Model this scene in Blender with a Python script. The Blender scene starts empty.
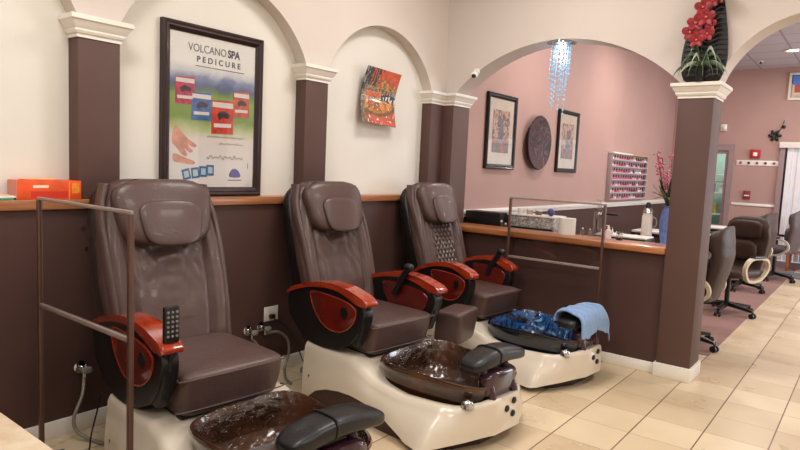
import bpy, bmesh, math, random
from mathutils import Vector, Matrix, noise
R = math.radians
PI = math.pi
C = bpy.context.scene.collection
random.seed(7)

# ------------------------------------------------------------------ helpers
def lin(c):
    return tuple(((x/255)/12.92 if x/255 <= .04045 else ((x/255+.055)/1.055)**2.4) for x in c) + (1,)

def mat(name, col, rough=.5, metal=0, coat=0, spec=.5, noise_amt=0, noise_scale=8, bump=0, bump_scale=40, trans=0, emit=None, estr=1, alpha=1, col2=None, stretch=None, ior=1.45, sheen=0, bump_dist=.01):
    m = bpy.data.materials.new(name); m.use_nodes = True
    nt = m.node_tree; b = nt.nodes['Principled BSDF']
    L = nt.links.new
    b.inputs['Base Color'].default_value = lin(col)
    b.inputs['Roughness'].default_value = rough
    b.inputs['Metallic'].default_value = metal
    b.inputs['Coat Weight'].default_value = coat
    b.inputs['Coat Roughness'].default_value = .08
    b.inputs['Specular IOR Level'].default_value = spec
    b.inputs['Transmission Weight'].default_value = trans
    b.inputs['IOR'].default_value = ior
    b.inputs['Alpha'].default_value = alpha
    b.inputs['Sheen Weight'].default_value = sheen
    tc = nt.nodes.new('ShaderNodeTexCoord'); mp = nt.nodes.new('ShaderNodeMapping')
    L(tc.outputs['Object'], mp.inputs['Vector'])
    if stretch: mp.inputs['Scale'].default_value = stretch
    if noise_amt or col2:
        n = nt.nodes.new('ShaderNodeTexNoise'); n.inputs['Scale'].default_value = noise_scale; n.inputs['Detail'].default_value = 5
        L(mp.outputs[0], n.inputs['Vector'])
        cr = nt.nodes.new('ShaderNodeValToRGB')
        c = lin(col)
        if col2: a, z = c, lin(col2)
        else:
            a = tuple(x*(1-noise_amt) for x in c[:3])+(1,); z = tuple(min(1, x*(1+noise_amt)) for x in c[:3])+(1,)
        cr.color_ramp.elements[0].position = .35; cr.color_ramp.elements[1].position = .65
        cr.color_ramp.elements[0].color = a; cr.color_ramp.elements[1].color = z
        L(n.outputs['Fac'], cr.inputs[0]); L(cr.outputs[0], b.inputs['Base Color'])
    if bump:
        n = nt.nodes.new('ShaderNodeTexNoise'); n.inputs['Scale'].default_value = bump_scale; n.inputs['Detail'].default_value = 6
        L(mp.outputs[0], n.inputs['Vector'])
        bp = nt.nodes.new('ShaderNodeBump'); bp.inputs['Strength'].default_value = bump; bp.inputs['Distance'].default_value = bump_dist
        L(n.outputs['Fac'], bp.inputs['Height']); L(bp.outputs[0], b.inputs['Normal'])
    if emit:
        b.inputs['Emission Color'].default_value = lin(emit); b.inputs['Emission Strength'].default_value = estr
    return m

def ramp_mat(name, stops, scale, rough=.4, distort=0, kind='noise', coat=0, bump=0, stretch=None):
    """multi-colour blotched material for artwork and glassy bowls"""
    m = bpy.data.materials.new(name); m.use_nodes = True
    nt = m.node_tree; b = nt.nodes['Principled BSDF']; L = nt.links.new
    b.inputs['Roughness'].default_value = rough; b.inputs['Coat Weight'].default_value = coat; b.inputs['Coat Roughness'].default_value = .05
    tc = nt.nodes.new('ShaderNodeTexCoord'); mp = nt.nodes.new('ShaderNodeMapping'); L(tc.outputs['Object'], mp.inputs[0])
    if stretch: mp.inputs['Scale'].default_value = stretch
    n = nt.nodes.new('ShaderNodeTexNoise'); n.inputs['Scale'].default_value = scale; n.inputs['Detail'].default_value = 4; n.inputs['Distortion'].default_value = distort
    L(mp.outputs[0], n.inputs['Vector'])
    cr = nt.nodes.new('ShaderNodeValToRGB'); els = cr.color_ramp.elements
    while len(els) < len(stops): els.new(.5)
    for e, (p, c) in zip(els, stops): e.position = p; e.color = lin(c)
    L(n.outputs['Fac'], cr.inputs[0]); L(cr.outputs[0], b.inputs['Base Color'])
    if bump:
        bp = nt.nodes.new('ShaderNodeBump'); bp.inputs['Strength'].default_value = bump; bp.inputs['Distance'].default_value = .02
        L(n.outputs['Fac'], bp.inputs['Height']); L(bp.outputs[0], b.inputs['Normal'])
    return m

def obj(name, bm, m, parent=None, smooth=True, label=None, sub=0, autosmooth=None):
    me = bpy.data.meshes.new(name)
    bmesh.ops.recalc_face_normals(bm, faces=bm.faces[:])
    bm.to_mesh(me); bm.free()
    ms = m if isinstance(m, (list, tuple)) else [m]
    for x in ms: me.materials.append(x)
    o = bpy.data.objects.new(name, me); C.objects.link(o)
    if parent: o.parent = parent
    if smooth:
        for p in me.polygons: p.use_smooth = True
        me.set_sharp_from_angle(angle=R(40 if autosmooth is None else autosmooth))
    if label: o['label'] = label
    if sub:
        s = o.modifiers.new('sub', 'SUBSURF'); s.levels = sub; s.render_levels = sub
    return o

def thing(name, label, cat, loc=(0, 0, 0), rz=0, group=None):
    o = bpy.data.objects.new(name, None); C.objects.link(o)
    o.location = loc; o.rotation_euler = (0, 0, rz); o.empty_display_size = .1
    o['label'] = label; o['category'] = cat
    if group: o['group'] = group
    return o

def tag(o, label, cat, group=None, loc=None, rz=None):
    o['label'] = label; o['category'] = cat
    if group: o['group'] = group
    if loc: o.location = loc
    if rz is not None: o.rotation_euler = (0, 0, rz)
    return o

def struct(o):
    o['kind'] = 'structure'; return o

def B(): return bmesh.new()

def box(bm, x0, x1, y0, y1, z0, z1, bev=0, seg=2, mi=0):
    r = bmesh.ops.create_cube(bm, size=1)
    vs = r['verts']
    for v in vs:
        v.co = Vector(((x0+x1)/2+v.co.x*(x1-x0), (y0+y1)/2+v.co.y*(y1-y0), (z0+z1)/2+v.co.z*(z1-z0)))
    fs = set(f for v in vs for f in v.link_faces)
    for f in fs: f.material_index = mi
    if bev:
        es = list(set(e for v in vs for e in v.link_edges))
        rr = bmesh.ops.bevel(bm, geom=es, offset=bev, segments=seg, affect='EDGES', profile=.5)
        for f in rr['faces']: f.material_index = mi
    return bm

def cyl(bm, p0, p1, r, r2=None, n=20, mi=0, cap=True):
    p0, p1 = Vector(p0), Vector(p1); d = p1-p0
    q = d.to_track_quat('Z', 'Y').to_matrix().to_4x4()
    M = Matrix.Translation((p0+p1)/2) @ q
    rr = bmesh.ops.create_cone(bm, cap_ends=cap, segments=n, radius1=r, radius2=r if r2 is None else r2, depth=d.length, matrix=M)
    for f in set(f for v in rr['verts'] for f in v.link_faces): f.material_index = mi
    return bm

def crom(pts, n=8, closed=False):
    pts = [Vector(p) for p in pts]; out = []
    N = len(pts)
    rng = range(N if closed else N-1)
    for i in rng:
        if closed: a, b, c, d = pts[(i-1) % N], pts[i], pts[(i+1) % N], pts[(i+2) % N]
        else: a, b, c, d = pts[max(i-1, 0)], pts[i], pts[i+1], pts[min(i+2, N-1)]
        for k in range(n):
            t = k/n
            out.append(.5*((2*b)+(-a+c)*t+(2*a-5*b+4*c-d)*t*t+(-a+3*b-3*c+d)*t**3))
    if not closed: out.append(pts[-1])
    return out

def tube(bm, pts, r, n=8, closed=False, mi=0, smooth=6, radii=None):
    P = crom(pts, smooth, closed) if smooth else [Vector(p) for p in pts]
    rings = []; N = len(P); up = Vector((0, 0, 1))
    prev = None
    for i, p in enumerate(P):
        if closed: d = P[(i+1) % N]-P[i-1]
        else: d = P[min(i+1, N-1)]-P[max(i-1, 0)]
        d.normalize()
        if prev is None:
            a = d.cross(up)
            if a.length < .1: a = d.cross(Vector((1, 0, 0)))
        else: a = prev - d*prev.dot(d)
        a.normalize(); prev = a; b = d.cross(a)
        rr = r if radii is None else radii[0]+(radii[1]-radii[0])*i/(N-1)
        rings.append([bm.verts.new(p+(a*math.cos(t)+b*math.sin(t))*rr) for t in [2*PI*k/n for k in range(n)]])
    m = N if closed else N-1
    for i in range(m):
        A, Bq = rings[i], rings[(i+1) % N]
        for k in range(n):
            f = bm.faces.new((A[k], A[(k+1) % n], Bq[(k+1) % n], Bq[k])); f.material_index = mi
    if not closed:
        bm.faces.new(rings[0]); bm.faces.new(rings[-1])
    return bm

def loft(bm, rings, cap=True, mi=0, close=True):
    V = [[bm.verts.new(p) for p in r] for r in rings]
    n = len(V[0])
    for i in range(len(V)-1):
        for k in range(n if close else n-1):
            f = bm.faces.new((V[i][k], V[i][(k+1) % n], V[i+1][(k+1) % n], V[i+1][k])); f.material_index = mi
    if cap:
        for r in (V[0], V[-1]):
            try: bm.faces.new(r).material_index = mi
            except ValueError: pass
    return V

def prism(bm, outline, v0, v1, bev=0, plane='xz', mi=0, smooth=0):
    """extrude a closed 2-D outline. plane xz: outline (x,z), depth along y ; yz: outline (y,z), depth along x ; xy: depth z"""
    if smooth: outline = [(p.x, p.y) for p in crom([(a, b, 0) for a, b in outline], smooth, True)]
    def P(a, b, d): return {'xz': (a, d, b), 'yz': (d, a, b), 'xy': (a, b, d)}[plane]
    A = [bm.verts.new(P(a, b, v0)) for a, b in outline]; D = [bm.verts.new(P(a, b, v1)) for a, b in outline]
    n = len(A); fs = []
    f1 = bm.faces.new(A); f2 = bm.faces.new(list(reversed(D))); fs += [f1, f2]
    for k in range(n): fs.append(bm.faces.new((A[k], A[(k+1) % n], D[(k+1) % n], D[k])))
    for f in fs: f.material_index = mi
    if bev:
        es = list(f1.edges)+list(f2.edges)
        bmesh.ops.bevel(bm, geom=es, offset=bev, segments=3, affect='EDGES', profile=.5)
    return bm

def superq(bm, c, h, e1=.5, e2=.5, nu=32, nv=20, basis=None, fn=None, mi=0):
    """superellipsoid pad; h half sizes; basis 3 vectors"""
    bx = basis or (Vector((1, 0, 0)), Vector((0, 1, 0)), Vector((0, 0, 1)))
    s = lambda w, m: math.copysign(abs(w)**m, w)
    rings = []
    for j in range(1, nv):
        ph = -PI/2+PI*j/nv; ring = []
        for i in range(nu):
            th = 2*PI*i/nu
            x = s(math.cos(ph), e1)*s(math.cos(th), e2); y = s(math.cos(ph), e1)*s(math.sin(th), e2); z = s(math.sin(ph), e1)
            p = Vector((x*h[0], y*h[1], z*h[2]))
            if fn: p = fn(p)
            ring.append(Vector(c)+bx[0]*p.x+bx[1]*p.y+bx[2]*p.z)
        rings.append(ring)
    loft(bm, rings, True, mi)
    return bm

def lathe(bm, prof, n=24, c=(0, 0, 0), mi=0, axis='z', cap=True):
    rings = []
    for r, z in prof:
        ring = []
        for k in range(n):
            a = 2*PI*k/n
            q = (r*math.cos(a), r*math.sin(a), z)
            if axis == 'x': q = (z, r*math.cos(a), r*math.sin(a))
            if axis == 'y': q = (r*math.cos(a), z, r*math.sin(a))
            ring.append(Vector(c)+Vector(q))
        rings.append(ring)
    if prof[0] == prof[-1] or min(prof[0][0], prof[-1][0]) > .012: rings.append(rings[0]); cap = False
    loft(bm, rings, cap, mi)
    bmesh.ops.remove_doubles(bm, verts=bm.verts[:], dist=1e-6)
    return bm

def kids(o): return [x for x in bpy.data.objects if x.parent == o]
def dup(o, parent=None, loc=None, rz=None, label=None, group=None, skip=(), swap=None):
    c = o.copy(); C.objects.link(c)
    if parent is not None: c.parent = parent
    if loc is not None: c.location = loc
    if rz is not None: c.rotation_euler = (0, 0, rz)
    if label: c['label'] = label
    if group: c['group'] = group
    for ch in kids(o):
        if ch.get('skipkey') in skip and ch.get('skipkey'): continue
        dup(ch, c, skip=skip)
    return c

def text(name, s, size, m, loc, rot, parent=None, sx=1, extrude=.0008, bold=0, align='CENTER', space=1):
    cu = bpy.data.curves.new(name, 'FONT'); cu.body = s; cu.size = size; cu.extrude = extrude; cu.align_x = align; cu.align_y = 'CENTER'
    cu.offset = bold; cu.space_character = space
    cu.materials.append(m)
    tmp = bpy.data.objects.new(name+'_curve', cu); C.objects.link(tmp)
    dg = bpy.context.evaluated_depsgraph_get(); me = bpy.data.meshes.new_from_object(tmp.evaluated_get(dg))
    bpy.data.objects.remove(tmp); me.transform(Matrix.Diagonal((sx, 1, 1, 1)))
    o = bpy.data.objects.new(name, me); C.objects.link(o)
    o.location = loc; o.rotation_euler = rot
    if parent: o.parent = parent
    return o

# ------------------------------------------------------------------ materials
M = {}
M['cream'] = mat('cream_paint', (222, 217, 208), .75, noise_amt=.02, noise_scale=2, bump=.06, bump_scale=120)
M['cream_up'] = mat('cream_arch_paint', (210, 199, 191), .75, noise_amt=.02, noise_scale=2, bump=.06, bump_scale=120)
M['pink'] = mat('dusty_pink_paint', (174, 140, 131), .7, noise_amt=.03, noise_scale=2, bump=.05, bump_scale=120)
M['brown'] = mat('chocolate_paint', (88, 63, 57), .62, noise_amt=.04, noise_scale=3, bump=.06, bump_scale=90)
M['brown_w'] = mat('chocolate_wainscot_paint', (74, 49, 44), .55, noise_amt=.05, noise_scale=3, bump=.06, bump_scale=90)
M['white'] = mat('white_trim', (232, 227, 218), .4, noise_amt=.02)
M['wood'] = mat('orange_wood', (172, 116, 76), .35, coat=.3, col2=(146, 90, 54), noise_scale=6, stretch=(9, .6, 9))
M['woodx'] = mat('orange_wood_bar', (182, 116, 70), .35, coat=.3, col2=(156, 92, 50), noise_scale=6, stretch=(.6, 9, 9))
M['leather'] = mat('brown_leather', (84, 64, 60), .38, noise_amt=.06, noise_scale=5, bump=.5, bump_scale=55, bump_dist=.004, coat=.08)
M['leather_crease'] = mat('brown_creased_leather', (84, 64, 60), .38, noise_amt=.06, noise_scale=7, bump=.45, bump_scale=9, bump_dist=.012, coat=.1)
M['black'] = mat('black_plastic', (24, 22, 22), .35, spec=.5, noise_amt=.1)
M['softblack'] = mat('black_vinyl', (15, 15, 17), .4, coat=.1, bump=.2, bump_scale=60)
M['red'] = mat('red_lacquered_wood', (170, 58, 28), .2, coat=.8, col2=(136, 38, 18), noise_scale=5, stretch=(1, 8, 8))
M['redpanel'] = mat('dark_red_lacquer', (96, 24, 15), .18, coat=.8, noise_amt=.15, noise_scale=6)
M['shell'] = mat('cream_fibreglass', (210, 199, 182), .3, coat=.35, noise_amt=.015)
M['kick'] = mat('dark_brown_plinth', (58, 38, 32), .4, noise_amt=.1)
M['tub'] = mat('brown_glass_resin', (46, 27, 17), .12, coat=.8, col2=(80, 45, 24), noise_scale=5)
M['tubout'] = mat('black_blue_glass', (16, 20, 34), .12, coat=.8, noise_amt=.3, noise_scale=6)
M['tubblue'] = ramp_mat('blue_swirled_glass', [(.34, (10, 12, 20)), (.43, (16, 36, 74)), (.50, (30, 110, 185)), (.55, (16, 20, 34)), (.60, (30, 80, 150)), (.66, (150, 190, 225))], 6, .1, 2.5, coat=.8)
M['chrome'] = mat('chrome', (210, 210, 212), .12, metal=1, noise_amt=.03)
M['grey'] = mat('grey_plastic', (130, 128, 124), .4, noise_amt=.05)
M['hose'] = mat('braided_hose', (150, 142, 132), .35, metal=.6, bump=.5, bump_scale=200)
M['bronze'] = mat('bronze_post', (92, 66, 58), .35, metal=.3, noise_amt=.06)
M['paper'] = mat('white_paper', (238, 236, 228), .8, noise_amt=.02)
M['purple'] = mat('plum_resin', (58, 34, 44), .15, coat=.6, noise_amt=.2)
M['carpet'] = mat('mauve_carpet', (146, 112, 104), .95, noise_amt=.18, noise_scale=220, bump=.5, bump_scale=300)
M['frame'] = mat('espresso_frame', (44, 24, 24), .4, coat=.1, noise_amt=.15)
M['blackframe'] = mat('black_frame', (20, 15, 15), .4, coat=.1, noise_amt=.1)
M['counter'] = mat('beige_stone_top', (208, 192, 168), .3, coat=.3, col2=(190, 168, 138), noise_scale=14)

def glass(name, col=(240, 245, 245), rough=.02, fac=.12, tint=.97):
    m = bpy.data.materials.new(name); m.use_nodes = True; nt = m.node_tree; nt.nodes.clear(); L = nt.links.new
    o = nt.nodes.new('ShaderNodeOutputMaterial'); mx = nt.nodes.new('ShaderNodeMixShader')
    t = nt.nodes.new('ShaderNodeBsdfTransparent'); g = nt.nodes.new('ShaderNodeBsdfGlossy'); fr = nt.nodes.new('ShaderNodeLayerWeight'); fr.inputs[0].default_value = .5
    t.inputs[0].default_value = (tint, tint, tint, 1); g.inputs[0].default_value = lin(col); g.inputs['Roughness'].default_value = rough
    pw_ = nt.nodes.new('ShaderNodeMath'); pw_.operation = 'POWER'; pw_.inputs[1].default_value = 4; L(fr.outputs['Facing'], pw_.inputs[0])
    ad = nt.nodes.new('ShaderNodeMath'); ad.operation = 'ADD'; ad.inputs[1].default_value = .02+fac*.2; ad.use_clamp = True
    L(pw_.outputs[0], ad.inputs[0]); L(ad.outputs[0], mx.inputs[0]); L(t.outputs[0], mx.inputs[1]); L(g.outputs[0], mx.inputs[2]); L(mx.outputs[0], o.inputs[0])
    return m
M['glass'] = glass('clear_acrylic', fac=.1, tint=.95)
def liner_mat():
    m = glass('crumpled_clear_plastic', (255, 255, 255), .14, .12, .99)
    nt = m.node_tree; L = nt.links.new
    tc = nt.nodes.new('ShaderNodeTexCoord'); n = nt.nodes.new('ShaderNodeTexVoronoi'); n.inputs['Scale'].default_value = 26
    n2 = nt.nodes.new('ShaderNodeTexNoise'); n2.inputs['Scale'].default_value = 14; n2.inputs['Detail'].default_value = 6; n2.inputs['Distortion'].default_value = 1.5
    L(tc.outputs['Object'], n.inputs['Vector']); L(tc.outputs['Object'], n2.inputs['Vector'])
    a = nt.nodes.new('ShaderNodeMath'); a.operation = 'ADD'; L(n.outputs['Distance'], a.inputs[0]); L(n2.outputs['Fac'], a.inputs[1])
    bp = nt.nodes.new('ShaderNodeBump'); bp.inputs['Strength'].default_value = .8; bp.inputs['Distance'].default_value = .012
    L(a.outputs[0], bp.inputs['Height'])
    for nd in nt.nodes:
        if nd.type in ('BSDF_GLOSSY', 'LAYER_WEIGHT'): L(bp.outputs[0], nd.inputs['Normal'])
    return m
M['liner'] = liner_mat()

def tile_mat():
    m = bpy.data.materials.new('beige_floor_tile'); m.use_nodes = True; nt = m.node_tree; L = nt.links.new
    b = nt.nodes['Principled BSDF']
    geo = nt.nodes.new('ShaderNodeNewGeometry'); sep = nt.nodes.new('ShaderNodeSeparateXYZ'); L(geo.outputs['Position'], sep.inputs[0])
    def mth(op, a, c=None):
        n = nt.nodes.new('ShaderNodeMath'); n.operation = op
        for i, v in enumerate((a, c)):
            if v is None: continue
            if isinstance(v, (int, float)): n.inputs[i].default_value = v
            else: L(v, n.inputs[i])
        return n.outputs[0]
    T = .325
    ux = mth('DIVIDE', mth('ADD', sep.outputs[0], .348+30*T), T); uy = mth('DIVIDE', mth('ADD', sep.outputs[1], -4.49+30*T), T)
    fx, fy = mth('FRACT', ux), mth('FRACT', uy)
    dx = mth('MINIMUM', fx, mth('SUBTRACT', 1, fx)); dy = mth('MINIMUM', fy, mth('SUBTRACT', 1, fy))
    jx = mth('LESS_THAN', dx, .011); jy = mth('LESS_THAN', dy, .008)
    cm = nt.nodes.new('ShaderNodeCombineXYZ'); L(mth('FLOOR', ux), cm.inputs[0]); L(mth('FLOOR', uy), cm.inputs[1])
    wn = nt.nodes.new('ShaderNodeTexWhiteNoise'); L(cm.outputs[0], wn.inputs[0])
    ns = nt.nodes.new('ShaderNodeTexNoise'); ns.inputs['Scale'].default_value = 3; ns.inputs['Detail'].default_value = 6; L(geo.outputs['Position'], ns.inputs['Vector'])
    f = mth('ADD', mth('MULTIPLY', wn.outputs['Value'], .55), mth('MULTIPLY', ns.outputs['Fac'], .6))
    cr = nt.nodes.new('ShaderNodeValToRGB'); cr.color_ramp.elements[0].position = .2; cr.color_ramp.elements[1].position = .9
    cr.color_ramp.elements[0].color = lin((192, 168, 136)); cr.color_ramp.elements[1].color = lin((218, 198, 166)); L(f, cr.inputs[0])
    def mix(fac, a, c):
        n = nt.nodes.new('ShaderNodeMix'); n.data_type = 'RGBA'; L(fac, n.inputs[0]); L(a, n.inputs[6]); n.inputs[7].default_value = c; return n.outputs[2]
    c1 = mix(jy, cr.outputs[0], lin((168, 138, 108))); c2 = mix(jx, c1, lin((112, 84, 62)))  # grout joints; long ones darker, directional light on their bevels put into colour
    L(c2, b.inputs['Base Color'])
    b.inputs['Roughness'].default_value = .3; b.inputs['Specular IOR Level'].default_value = .45
    j = mth('MAXIMUM', jx, jy); bp = nt.nodes.new('ShaderNodeBump'); bp.invert = True; bp.inputs['Strength'].default_value = .4; bp.inputs['Distance'].default_value = .003
    L(j, bp.inputs['Height']); L(bp.outputs[0], b.inputs['Normal'])
    L(mth('ADD', mth('MULTIPLY', ns.outputs['Fac'], .2), .2), b.inputs['Roughness'])
    return m
M['tile'] = tile_mat()

def ceil_mat():
    m = mat('ceiling_tile', (205, 196, 200), .9, noise_amt=.03, noise_scale=60); nt = m.node_tree; L = nt.links.new
    b = nt.nodes['Principled BSDF']; br = nt.nodes.new('ShaderNodeTexBrick'); geo = nt.nodes.new('ShaderNodeNewGeometry'); L(geo.outputs['Position'], br.inputs['Vector'])
    br.offset = 0; br.inputs['Scale'].default_value = 1; br.inputs['Brick Width'].default_value = .61; br.inputs['Row Height'].default_value = .61; br.inputs['Mortar Size'].default_value = .014
    br.inputs['Color1'].default_value = lin((176, 168, 176)); br.inputs['Color2'].default_value = lin((182, 174, 180)); br.inputs['Mortar'].default_value = lin((146, 138, 146))
    L(br.outputs['Color'], b.inputs['Base Color'])
    return m
M['ceil'] = ceil_mat()

# ------------------------------------------------------------------ camera
vx = Vector((-800, -95, 0)); vy = Vector((480, -37, 0)); f = math.sqrt(-vx.dot(vy)); vx.z = f; vy.z = f
Xc = (-vx).normalized(); Yc = vy.normalized(); Zc = Xc.cross(Yc)
if Zc.y > 0: Zc = -Zc
# columns: camera right, up, back in world coordinates
right = Vector((Xc.x, Yc.x, Zc.x)); down = Vector((Xc.y, Yc.y, Zc.y)); fwd = Vector((Xc.z, Yc.z, Zc.z))
cam = bpy.data.cameras.new('camera'); co = bpy.data.objects.new('camera', cam); C.objects.link(co)
Mx = Matrix((right, -down, -fwd)).transposed().to_4x4(); Mx.translation = Vector((0, 0, 1.45)); co.matrix_world = Mx
cam.sensor_width = 36; cam.lens = f/800*36; cam.clip_start = .05
bpy.context.scene.camera = co

# ------------------------------------------------------------------ room shell
WX, RX, CH = -3.19, -3.29, 3.43        # arch face, recess face, ceiling
YW, YW2 = 4.71, 4.98                   # partition wall
XR, YB, YF = 3.6, -3.0, 12.5
CAPZ = 2.12
def arcz(y, c, half, rise):
    rr = (half*half+rise*rise)/(2*rise)
    return CAPZ+math.sqrt(max(rr*rr-(y-c)**2, 0))-(rr-rise)
fl = B(); box(fl, -3.4, XR, YB, YF+.1, -.1, 0); struct(obj('floor', fl, M['tile'], smooth=False))
cp = B(); box(cp, -3.19, -.99, 5.55, YF, .0005, .006); struct(obj('floor', cp, M['carpet'], smooth=False))
ce = B(); box(ce, -3.4, XR, YB, YF+2.6, CH, CH+.1); struct(obj('ceiling', ce, M['ceil'], smooth=False))

# left wall, arcade of blind arches
wl = struct(bpy.data.objects.new('wall_left', None)); C.objects.link(wl)
w = B(); box(w, RX-.1, RX, YB, YW+.2, 0, CH); obj('recess_panel', w, M['cream'], wl, False)
arches = [(.8065, .6605, .42), (2.3435, .6605, .42), (3.865, .645, .42), (-.7305, .6605, .42), (-2.2675, .6605, .42)]
def zbot(y):
    for c, h, r in arches:
        if abs(y-c) < h-1e-6: return arcz(y, c, h, r)
    return CAPZ-.06
def arcade(bm, a0, a1, bounds, zb, d0, d1, top, axis):
    ss = sorted(set([a0, a1]+[b for b in bounds if a0 < b < a1]))
    xs = []
    for p, q in zip(ss[:-1], ss[1:]):
        n = 40 if q-p > .4 else 1
        xs += [(p+(q-p)*i/n, p+(q-p)*(i+1)/n) for i in range(n)]
    def P(a, z, d): return (d, a, z) if axis == 'y' else (a, d, z)
    for p, q in xs:
        e = 1e-5; zp, zq = zb(p+e), zb(q-e)
        v = [bm.verts.new(P(a, z, d)) for d in (d0, d1) for a, z in ((p, zp), (q, zq), (q, top), (p, top))]
        for idx in ((0, 1, 2, 3), (7, 6, 5, 4), (0, 4, 5, 1), (3, 2, 6, 7)): bm.faces.new([v[i] for i in idx])
    bmesh.ops.remove_doubles(bm, verts=bm.verts[:], dist=1e-4)
w = B(); bd = []
for c, h, r in arches: bd += [c-h, c+h]
arcade(w, YB, YW+.05, bd, zbot, RX-.01, WX, CH, 'y'); obj('arch_facing', w, M['cream_up'], wl, True, autosmooth=25)
w = B(); box(w, RX, WX, YB, YW+.05, 0, 1.163); obj('wainscot', w, M['brown_w'], wl, False)
w = B(); box(w, RX, WX+.025, YB, YW, 1.163, 1.212, .006); struct(obj('trim_1', w, M['wood'], None))

def capital(bm, x0, x1, y0, y1, z0=2.035, z1=2.12, ov=.05):
    lv = [(z0-.02, .006), (z0-.004, .006), (z0, .014), (z0+.012, .02), (z0+.02, .02), (z0+.04, .034), (z0+.055, ov-.008), (z0+.062, ov), (z1, ov), (z1, 0)]
    loft(bm, [[Vector((x0-o, y0-o, z)), Vector((x1+o, y0-o, z)), Vector((x1+o, y1+o, z)), Vector((x0-o, y1+o, z))] for z, o in lv])
def pilaster(n, x0, x1, y0, y1, zb, m=None):
    p = B(); box(p, x0, x1, y0, y1, zb, 2.035, .003); o = struct(obj('trim_%d' % n, p, m or M['brown'], None))
    c = B(); capital(c, x0, x1, y0, y1); k = obj('capital', c, M['white'], o, autosmooth=20)
    return o
pilaster(2, RX-.002, WX, 1.467, 1.683, 1.213)
pilaster(3, RX-.002, WX, 3.004, 3.220, 1.213)
pilaster(4, RX-.002, WX, 4.51, YW, 1.213)
pilaster(5, RX-.002, WX, -.07, .146, 1.213)
pilaster(6, WX-.1, -3.085, YW+.002, YW2, .0)
col = pilaster(7, -1.185, -.955, YW-.01, YW2+.0, 0)
bb = B(); box(bb, -1.2, -.94, YW-.03, YW2+.015, 0, .1, .004); obj('base_board', bb, M['white'], col)
pilaster(8, .195, .425, YW, YW2, 0)
# baseboards
b = B(); box(b, WX, WX+.015, YB, YW, 0, .09, .003); struct(obj('baseboard_left', b, M['white']))
# partition wall with two open arches
arches2 = [(-2.135, .955, .395), (-.38, .575, .43), (1.34, .915, .395)]
def zbot2(x):
    for c, h, r in arches2:
        if abs(x-c) < h-1e-6: return arcz(x, c, h, r)
    return CAPZ-.05
w = B(); bd = []
for c, h, r in arches2: bd += [c-h, c+h]
arcade(w, WX-.1, XR, bd, zbot2, YW+.015, YW2-.015, CH, 'x'); struct(obj('wall_partition', w, M['cream_up'], None, True, autosmooth=25))
hw = struct(bpy.data.objects.new('wall_half', None)); C.objects.link(hw)
w = B(); box(w, -3.085, -1.185, YW+.03, YW2-.03, 0, .895); obj('panel', w, M['brown_w'], hw, False)
w = B(); box(w, -3.085, -1.186, YW-.02, YW2+.04, .895, .945, .012); obj('bar_top', w, M['woodx'], hw)
w = B(); box(w, -3.085, -1.2, YW+.012, YW+.03, 0, .08, .004); struct(obj('baseboard_partition', w, M['white']))
# back salon
w = B(); box(w, WX-.1, WX, YW2, YF, 0, CH); wr = struct(obj('wall_rear_left', w, M['pink'], None, False))
w = B(); box(w, WX, WX+.008, YW2, YF, 0, 1.03); obj('wainscot', w, M['brown_w'], wr, False)
w = B(); box(w, WX, WX+.03, YW2, YF, 1.012, 1.056, .008); box(w, WX, WX+.018, YW2, YF, .985, 1.012, .004); struct(obj('trim_9', w, M['white'], None))
# far wall with door and window openings
w = B()
for x0, x1, z0, z1 in [(WX, -2.98, 0, CH), (-2.98, -2.12, 2.11, CH), (-2.12, -1.4, 0, CH), (-1.4, 1.5, 2.1, CH), (1.5, XR, 0, CH)]:
    box(w, x0, x1, YF, YF+.12, z0, z1)
bmesh.ops.remove_doubles(w, verts=w.verts[:], dist=1e-4)
struct(obj('wall_far', w, M['pink'], None, False))
w = B(); box(w, -2.1, -1.42, YF-.02, YF, 1.03, 1.075, .006); struct(obj('trim_10', w, M['white'], None))
w = B(); box(w, XR, XR+.1, YB, YF+.1, 0, CH); struct(obj('wall_right', w, M['cream'], None, False))
w = B(); box(w, -3.4, XR, YB-.1, YB, 0, CH); struct(obj('wall_behind', w, M['cream'], None, False))
# door
M['alu'] = mat('grey_door_frame', (150, 128, 128), .4, noise_amt=.05)
d = struct(bpy.data.objects.new('door_1', None)); C.objects.link(d)
w = B(); box(w, -2.98, -2.91, YF-.03, YF+.1, 0, 2.0); box(w, -2.21, -2.12, YF-.03, YF+.1, 0, 2.0); box(w, -2.98, -2.12, YF-.03, YF+.1, 2.0, 2.11); obj('door_frame', w, M['alu'], d, False)
w = B(); box(w, -2.91, -2.85, YF+.0, YF+.05, 0, 2.0); box(w, -2.26, -2.21, YF+.0, YF+.05, 0, 2.0); box(w, -2.85, -2.26, YF, YF+.05, 1.94, 2.0); box(w, -2.85, -2.26, YF, YF+.05, 0, .2); box(w, -2.85, -2.26, YF, YF+.05, 1.42, 1.44); obj('door_leaf', w, M['alu'], d, False)
w = B(); box(w, -2.85, -2.26, YF+.02, YF+.03, .2, 1.94); obj('pane', w, M['glass'], d, False)
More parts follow.
